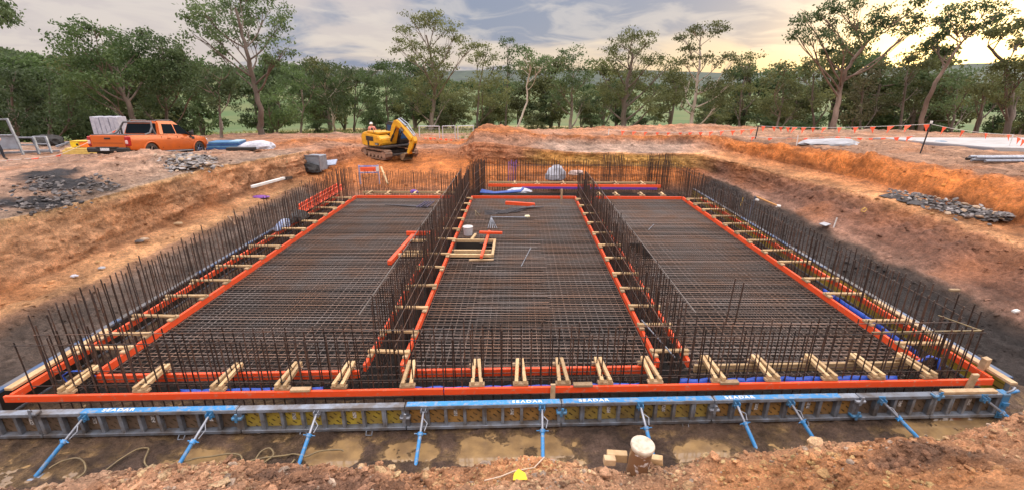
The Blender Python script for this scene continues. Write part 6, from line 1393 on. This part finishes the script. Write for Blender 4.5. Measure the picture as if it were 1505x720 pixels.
HERO = [
 (30, [(-45, 205), (-40, 120), (-32, 60)], .30, [(-8, 8, 16, 12), (0, 24, 10, 8), (-28, 25, 30, 18), (-55, 70, 35, 25)], 'tree at the left edge whose branch hangs into the top corner', barkd_m, leafA),
 (35, [(18, 205), (20, 165), (16, 130)], .2, [(15, 125, 25, 18), (8, 152, 30, 22), (38, 150, 25, 20), (22, 108, 16, 10), (20, 178, 28, 15)], 'low bushy dark tree at the left edge behind the steel frames', barkd_m, leafA),
 (37, [(70, 205), (74, 170), (72, 130)], .2, [(70, 118, 28, 14), (82, 145, 35, 20), (60, 167, 30, 18), (105, 152, 25, 20), (100, 178, 26, 13)], 'bushy dark tree behind the low frames left of the truck', barkd_m, leafA),
 (38, [(203, 184), (190, 158), (176, 128), (162, 102), (150, 80)], .30, [(105, 47, 36, 11), (137, 42, 18, 9), (163, 60, 25, 17), (125, 74, 34, 13), (155, 90, 40, 18), (195, 75, 28, 22), (118, 113, 42, 16), (185, 110, 40, 22), (212, 95, 25, 16), (150, 140, 35, 18), (95, 90, 20, 9), (130, 165, 28, 14)], 'broad leaning gum tree with a flat top behind the truck', bark_m, leafC),
 (41, [(245, 192), (243, 150), (240, 110), (238, 75)], .2, [(236, 58, 18, 11), (207, 52, 14, 8), (240, 80, 26, 18), (270, 82, 20, 14), (260, 110, 30, 20), (225, 125, 30, 20), (240, 148, 28, 15), (288, 125, 25, 16), (212, 160, 18, 12)], 'thin stemmed gum directly behind the truck cab', bark_m, leafA),
 (36, [(325, 200), (323, 170), (322, 140)], .17, [(325, 108, 24, 13), (308, 130, 26, 17), (337, 135, 20, 13), (300, 105, 18, 11), (318, 152, 22, 8)], 'small pale trunked tree beyond the truck bonnet', bark_m, leafA),
 (40, [(385, 198), (383, 160), (372, 115), (364, 80), (354, 45), (346, 12)], .34, [(300, 14, 28, 13), (338, 4, 34, 13), (385, 12, 34, 16), (410, 36, 20, 13), (293, 50, 20, 8), (335, 52, 18, 11), (357, 28, 20, 12), (372, 60, 16, 10), (416, 70, 18, 10), (400, 86, 10, 7), (322, 76, 12, 8), (298, 30, 20, 10), (350, -12, 40, 14)], 'tall dark trunked gum with an open umbrella crown right of the truck', barkd_m, leafA),
 (46, [(408, 196), (412, 170), (410, 150)], .15, [(408, 145, 18, 12), (396, 160, 18, 14), (422, 160, 20, 15), (408, 176, 22, 12)], 'rounded bush beside the foot of the tall umbrella gum', barkd_m, leafC),
 (55, [(443, 196), (446, 160), (442, 125)], .2, [(438, 110, 26, 13), (425, 130, 20, 15), (460, 120, 22, 13), (445, 150, 28, 17), (435, 172, 20, 12)], 'bright green rounded tree right of the tall umbrella gum', bark_m, leafC),
 (57, [(492, 194), (486, 160), (474, 135)], .2, [(480, 104, 25, 10), (500, 120, 28, 15), (470, 135, 22, 15), (512, 106, 16, 9), (495, 150, 22, 15)], 'tree with a pale slanting trunk left behind the excavator', barkw_m, leafA),
 (58, [(521, 195), (522, 150), (524, 122)], .19, [(525, 114, 28, 13), (546, 106, 22, 11), (540, 135, 28, 18), (560, 96, 16, 8), (515, 155, 22, 13)], 'dense tree directly left of the excavator boom', barkd_m, leafC),
 (59, [(572, 195), (568, 150), (570, 118)], .2, [(565, 114, 26, 15), (582, 140, 25, 18), (576, 92, 14, 7), (555, 160, 22, 13)], 'dense tree standing behind the excavator cab', barkd_m, leafA),
 (57, [(634, 196), (637, 150), (640, 110), (632, 80), (626, 52)], .36, [(610, 30, 22, 11), (640, 27, 20, 10), (656, 40, 16, 11), (594, 45, 13, 9), (584, 66, 11, 11), (605, 66, 18, 10), (667, 50, 9, 11), (640, 70, 14, 7), (620, 86, 20, 8), (655, 76, 15, 8), (690, 68, 17, 9), (652, 102, 18, 9), (660, 140, 28, 20), (620, 130, 26, 18), (608, 152, 20, 15), (640, 116, 24, 11)], 'tallest gum in the middle with pale forking limbs behind the fence', bark_m, leafB),
 (60, [(702, 194), (704, 130), (712, 88)], .22, [(700, 85, 19, 9), (716, 75, 13, 7), (726, 96, 11, 9), (710, 125, 27, 16), (698, 150, 26, 17), (730, 142, 17, 16)], 'gum tree rising right of the temporary fence', barkd_m, leafB),
 (62, [(742, 194), (745, 140), (747, 85)], .2, [(745, 65, 10, 7), (750, 82, 12, 9), (748, 105, 15, 10), (745, 132, 17, 17)], 'narrow tree left of the white trunked tree', barkd_m, leafA),
 (52, [(760, 193), (767, 172), (775, 150), (774, 128), (779, 105), (781, 90)], .17, [(780, 86, 17, 9), (765, 96, 10, 8), (796, 95, 15, 7), (806, 86, 10, 7), (775, 76, 10, 6)], 'slender tree with a curved white trunk above the red mound', barkw_m, leafA),
 (58, [(838, 194), (840, 150), (843, 105)], .32, [(840, 77, 19, 8), (836, 93, 17, 9), (856, 96, 11, 11), (824, 120, 18, 13), (846, 120, 20, 13), (866, 112, 11, 9), (818, 145, 17, 12), (858, 147, 18, 13)], 'gum with a thick pale base right of the white trunked tree', bark_m, leafA),
 (57, [(916, 195), (918, 150), (925, 112), (930, 80)], .50, [(930, 54, 23, 8), (914, 63, 17, 9), (951, 60, 13, 7), (900, 75, 13, 9), (936, 80, 23, 11), (960, 86, 17, 11), (905, 96, 17, 9), (940, 110, 27, 13), (900, 126, 20, 13), (930, 136, 28, 17), (970, 125, 18, 13), (986, 92, 18, 9), (960, 150, 20, 13), (890, 150, 17, 13)], 'broad crowned gum with a stout dark trunk above the back bank', barkd_m, leafB),
 (55, [(1014, 188), (1021, 150), (1026, 112), (1029, 82), (1030, 55)], .30, [(1038, 42, 21, 8), (1020, 44, 12, 6), (1056, 40, 11, 6), (1004, 56, 11, 5), (1014, 69, 8, 5), (1062, 86, 15, 8), (1010, 88, 13, 6), (1040, 86, 13, 6), (1076, 90, 10, 6), (1005, 118, 18, 11), (1040, 126, 20, 12), (1070, 120, 15, 11), (1055, 150, 18, 12), (1000, 150, 16, 13)], 'open crowned gum with a pale trunk against the yellow sky', barkw_m, leafB),
 (58, [(1085, 190), (1090, 135), (1098, 98)], .2, [(1105, 82, 13, 5), (1098, 95, 14, 5), (1100, 108, 11, 6), (1090, 130, 17, 13), (1110, 142, 15, 13), (1080, 156, 15, 11)], 'layered small gum left of the dark flag post', barkd_m, leafB),
 (50, [(1142, 194), (1150, 150), (1152, 112)], .2, [(1155, 100, 17, 9), (1145, 116, 21, 11), (1150, 140, 24, 15), (1135, 160, 19, 12), (1166, 166, 17, 12)], 'olive tree in the sun glow left of the big forked gum', bark_m, leafB),
 (50, [(1196, 194), (1194, 150), (1196, 110)], .2, [(1190, 90, 13, 7), (1206, 100, 15, 9), (1180, 111, 13, 9), (1195, 136, 21, 17), (1218, 152, 18, 15)], 'dark tree under the left arm of the big forked gum', barkd_m, leafB),
 (44, [(1221, 198), (1229, 160), (1235, 128), (1243, 104), (1262, 78), (1285, 50)], .36, [(1180, 22, 11, 11), (1171, 46, 9, 11), (1194, 51, 17, 9), (1236, 14, 18, 12), (1256, 6, 16, 7), (1262, 40, 18, 13), (1286, 30, 13, 8), (1301, 20, 17, 11), (1321, 32, 16, 9), (1346, 8, 12, 8), (1336, 46, 13, 7), (1238, 56, 16, 9), (1281, 51, 13, 8), (1352, 28, 10, 7), (1213, 76, 8, 7), (1205, 20, 7, 7), (1222, 40, 9, 9)], 'big forked gum with spreading pale limbs at the right', M('pink_bark', (.25, .18, .14), (.13, .09, .07), 1.5, .85, 0, .5, 12, stretch=(1, 1, .3)), leafA),
 (50, [(1264, 194), (1266, 150), (1270, 120)], .18, [(1270, 119, 21, 11), (1281, 100, 14, 7), (1265, 146, 24, 17), (1290, 152, 19, 15), (1256, 170, 19, 11)], 'olive tree below the fork of the big gum', barkd_m, leafD),
 (48, [(1324, 196), (1328, 150), (1334, 105)], .22, [(1335, 84, 13, 8), (1345, 96, 15, 11), (1330, 111, 19, 11), (1350, 126, 19, 13), (1320, 146, 21, 15), (1345, 156, 17, 13)], 'dense tree between the big gum and the leaning gum', barkd_m, leafB),
 (43, [(1349, 196), (1358, 165), (1372, 130), (1386, 102), (1400, 82), (1418, 58)], .30, [(1394, 16, 17, 7), (1420, 12, 18, 6), (1449, 14, 20, 8), (1470, 20, 11, 7), (1405, 30, 15, 8), (1440, 36, 15, 7), (1381, 30, 8, 7), (1375, 56, 11, 9), (1369, 66, 9, 6), (1391, 73, 8, 7), (1415, 46, 10, 7), (1392, 46, 8, 6)], 'gum leaning right with a flat layered crown', MATS['pink_bark'], leafA),
 (46, [(1398, 197), (1404, 165), (1406, 130)], .22, [(1410, 108, 21, 11), (1398, 130, 20, 12), (1430, 120, 19, 12), (1424, 150, 21, 12), (1392, 155, 18, 12)], 'dark bushy tree under the leaning gum', barkd_m, leafA),
 (41, [(1433, 200), (1440, 170), (1447, 145)], .30, [(1446, 130, 20, 11), (1462, 112, 16, 9), (1435, 145, 16, 10), (1470, 145, 16, 11)], 'dark trunked tree left of the last tree at the right edge', barkd_m, leafB),
 (38, [(1478, 202), (1485, 170), (1488, 130), (1476, 95), (1452, 68)], .34, [(1470, 95, 13, 6), (1490, 90, 15, 6), (1480, 116, 21, 11), (1466, 142, 19, 11), (1500, 136, 18, 13), (1496, 36, 12, 6), (1480, 48, 13, 5), (1460, 48, 8, 4), (1502, 60, 11, 6), (1510, 100, 16, 12)], 'dark trunked gum at the right edge with thin high branches', barkd_m, leafB),
]
for h in HERO: tree(*h[:4], h[4], h[5], h[6], group=GT, dens=1.25 if h[0] > 45 else 1.7)
# rounder trees of one kind standing in the gaps further back
kinds = []
for k, (lm, bm_) in enumerate([(leafA, barkd_m), (leafB, barkd_m), (leafC, bark_m)]):
    e = empty('gum_tree'); m = MB(); rs_ = random.Random(90+k); H_ = 6.5
    tp = limb(m, (0, 0, -.3), (rs_.uniform(-.6, .6), 0, H_*.75), .22, .08, .05, 8); bl = []
    for _ in range(17):
        a = rs_.uniform(0, 6.28); d = rs_.uniform(.2, 2.3); c = Vector((d*math.cos(a), d*math.sin(a), rs_.uniform(.22, 1.0)*H_)); rx = rs_.uniform(.8, 1.5); bl.append((tuple(c), rx, rx, rx*.65))
        i = min(range(2, len(tp)), key=lambda q: (tp[q]-c).length+(0 if tp[q].z < c.z else 3)); limb(m, tp[i], c, .06, .02, .08, 4)
    for _ in range(3): limb(m, tp[1], (rs_.uniform(-1.4, 1.4), rs_.uniform(-1, 1), H_*.5), .09, .03, .08, 5)
    m.build('trunk', bm_, e, recalc=False); V, Fq = leaf_cloud(bl, .36, .30, 400+k); np_mesh('crown', V, Fq, lm, e); kinds.append(e)
FILL = [(385, 64, 0), (425, 66, 2), (468, 70, 0), (505, 72, 1), (548, 70, 0), (590, 72, 1), (612, 68, 0), (655, 70, 0), (682, 74, 1), (722, 72, 0), (762, 70, 1), (795, 68, 0), (820, 74, 1), (868, 70, 0), (888, 74, 1), (948, 70, 0), (982, 72, 1), (1048, 70, 1), (1068, 74, 0), (1118, 66, 1), (1160, 62, 1), (1178, 66, 0), (1240, 62, 1), (1292, 60, 0), (1305, 64, 1), (1362, 60, 1), (1380, 58, 0), (400, 60, 0), (488, 66, 1), (528, 64, 0), (630, 74, 1), (668, 66, 1), (735, 66, 1), (808, 70, 1), (855, 64, 1), (905, 66, 0), (965, 66, 0), (1035, 64, 0), (1090, 70, 0), (1132, 70, 0), (1222, 58, 1), (1275, 56, 0), (1345, 56, 1), (1425, 56, 0), (30, 48, 2), (85, 50, 0), (135, 44, 0), (190, 46, 1), (245, 48, 0), (300, 56, 2), (345, 60, 0), (160, 48, 0), (110, 46, 2), (50, 46, 0), (275, 50, 0), (218, 52, 2), (0, 42, 0), (-40, 44, 1), (1470, 54, 0), (1500, 50, 1), (1540, 52, 0), (1600, 50, 1), (1670, 48, 0), (-100, 42, 0), (-170, 40, 2)]
FILL = [f for i, f in enumerate(FILL) if i % 7 != 1 or f[0] < -30 or f[0] > 1440]
used = set()
for i, (px, Y, k) in enumerate(FILL):
    o = kinds[k] if k not in used else copy_tree(kinds[k]); used.add(k)
    q = aty(px, 200, Y); o.location = (q.x, Y, fieldz(q.x, Y)-.1); s = random.choice((.7, .95, 1.15, 1.3, 1.45))*random.uniform(.92, 1.08)*(.85 if px < 300 else 1); o.scale = (s*random.uniform(.85, 1.2), s, s); o.rotation_euler = (0, 0, random.uniform(0, 6.28))
    side_ = 'behind the truck' if px < 300 else 'left of the excavator' if px < 560 else 'by the fence' if px < 770 else 'behind the back bank' if px < 1110 else 'behind the flags'
    lab = {0: 'dark rounded gum', 1: 'olive rounded gum', 2: 'bright rounded gum'}[k]
    sec = [f for f in FILL if f[2] == k and ((f[0] < 300) == (px < 300)) and ((300 <= f[0] < 560) == (300 <= px < 560)) and ((560 <= f[0] < 770) == (560 <= px < 770)) and ((770 <= f[0] < 1110) == (770 <= px < 1110))]
    sec.sort(); tag(o, '%s tree in the far row %s, %s from left' % (lab, side_, ordn(sec.index((px, Y, k)))), 'tree', 'rounded gums in the far row')
SH = [(398, 58, 2), (432, 60, 0), (470, 60, 0), (512, 62, 1), (556, 61, 0), (600, 62, 0), (646, 61, 1), (690, 63, 0), (716, 62, 1), (752, 62, 0), (788, 62, 1), (822, 61, 0), (872, 62, 0), (896, 60, 1), (945, 62, 0), (990, 60, 0), (1045, 60, 1), (1072, 62, 0), (1118, 58, 0), (1158, 57, 1), (1182, 56, 0), (1250, 54, 0), (1300, 55, 1), (1340, 52, 0), (1388, 50, 0), (1418, 52, 1), (278, 44, 0), (140, 43, 0), (225, 44, 2), (20, 40, 0)]
for i, (px, Y, k) in enumerate(sorted(SH)[::2]):
    o = copy_tree(kinds[k]); o.name = 'shrub'; q = aty(px, 200, Y); o.location = (q.x, Y, fieldz(q.x, Y)-1.3); s = random.uniform(.34, .52); o.scale = (s*1.5, s*1.3, s); o.location.z += 1.3-s*1.6; o.rotation_euler = (0, 0, random.uniform(0, 6.28))
    tag(o, 'low dark shrub under the tree line, %s from the left' % ordn(i), 'shrub', 'low shrubs under the tree line')
# trees along the far skyline: too many and too small to tell apart
r = np.random.default_rng(12); bl = []
for _ in range(420):
    px = r.uniform(-300, 1800); d = r.uniform(230, 430) if px < 420 else r.uniform(300, 560)
    if px < 420 and r.random() < .3: d = r.uniform(380, 430)
    v = ray(px, 120); v = Vector((v.x, v.y, 0)).normalized()*d; z = fieldz(v.x, v.y); s = r.uniform(2.0, 4.5)
    bl.append(((v.x, v.y, z+s*.8), s, s, s*.8))
r2 = np.random.default_rng(5); Pp = []
for c, a, b_, d in bl:
    k = 260; dd = r2.normal(size=(k, 3)); dd /= np.linalg.norm(dd, axis=1)[:, None]; Pp.append(np.array(c)+dd*(r2.random((k, 1))**.4)*np.array([a, b_, d]))
Pp = np.concatenate(Pp); n = len(Pp); ax = r2.normal(size=(n, 3)); ax /= np.linalg.norm(ax, axis=1)[:, None]; bx = np.cross(ax, r2.normal(size=(n, 3)))
V = np.stack([Pp, Pp+ax*.7+bx*.35, Pp+ax*1.4, Pp+ax*.7-bx*.35], 1).reshape(-1, 3)
tag(np_mesh('treeline', V, np.arange(n*4).reshape(-1, 4), leafA), kind='stuff')
# grass and litter under the trees
n = 26000; px = r.uniform(-150, 1650, n); Yg = r.uniform(33, 75, n); xs = (px-762)/F*Yg*1.0; zs = np.array([fieldz(a, b_) for a, b_ in zip(xs, Yg)])
gzs = np.array([gz(a, b_, -99) for a, b_ in zip(xs, Yg)]); ok = (gzs < zs+.03); xs, Yg, zs = xs[ok], Yg[ok], zs[ok]; n = len(xs)
h_ = r.uniform(.12, .45, n); a = r.uniform(0, 6.28, n); w_ = r.uniform(.05, .12, n)
B0 = np.column_stack([xs-w_*np.cos(a), Yg-w_*np.sin(a), zs-.05]); B1 = np.column_stack([xs+w_*np.cos(a), Yg+w_*np.sin(a), zs-.05]); T0 = np.column_stack([xs+r.normal(0, .12, n), Yg+r.normal(0, .12, n), zs+h_])
tag(np_mesh('grass', np.stack([B0, B1, T0], 1).reshape(-1, 3), np.arange(n*3).reshape(-1, 3), leaf_mat('grass_blade', (.26, .24, .09), (.12, .17, .05))), kind='stuff')
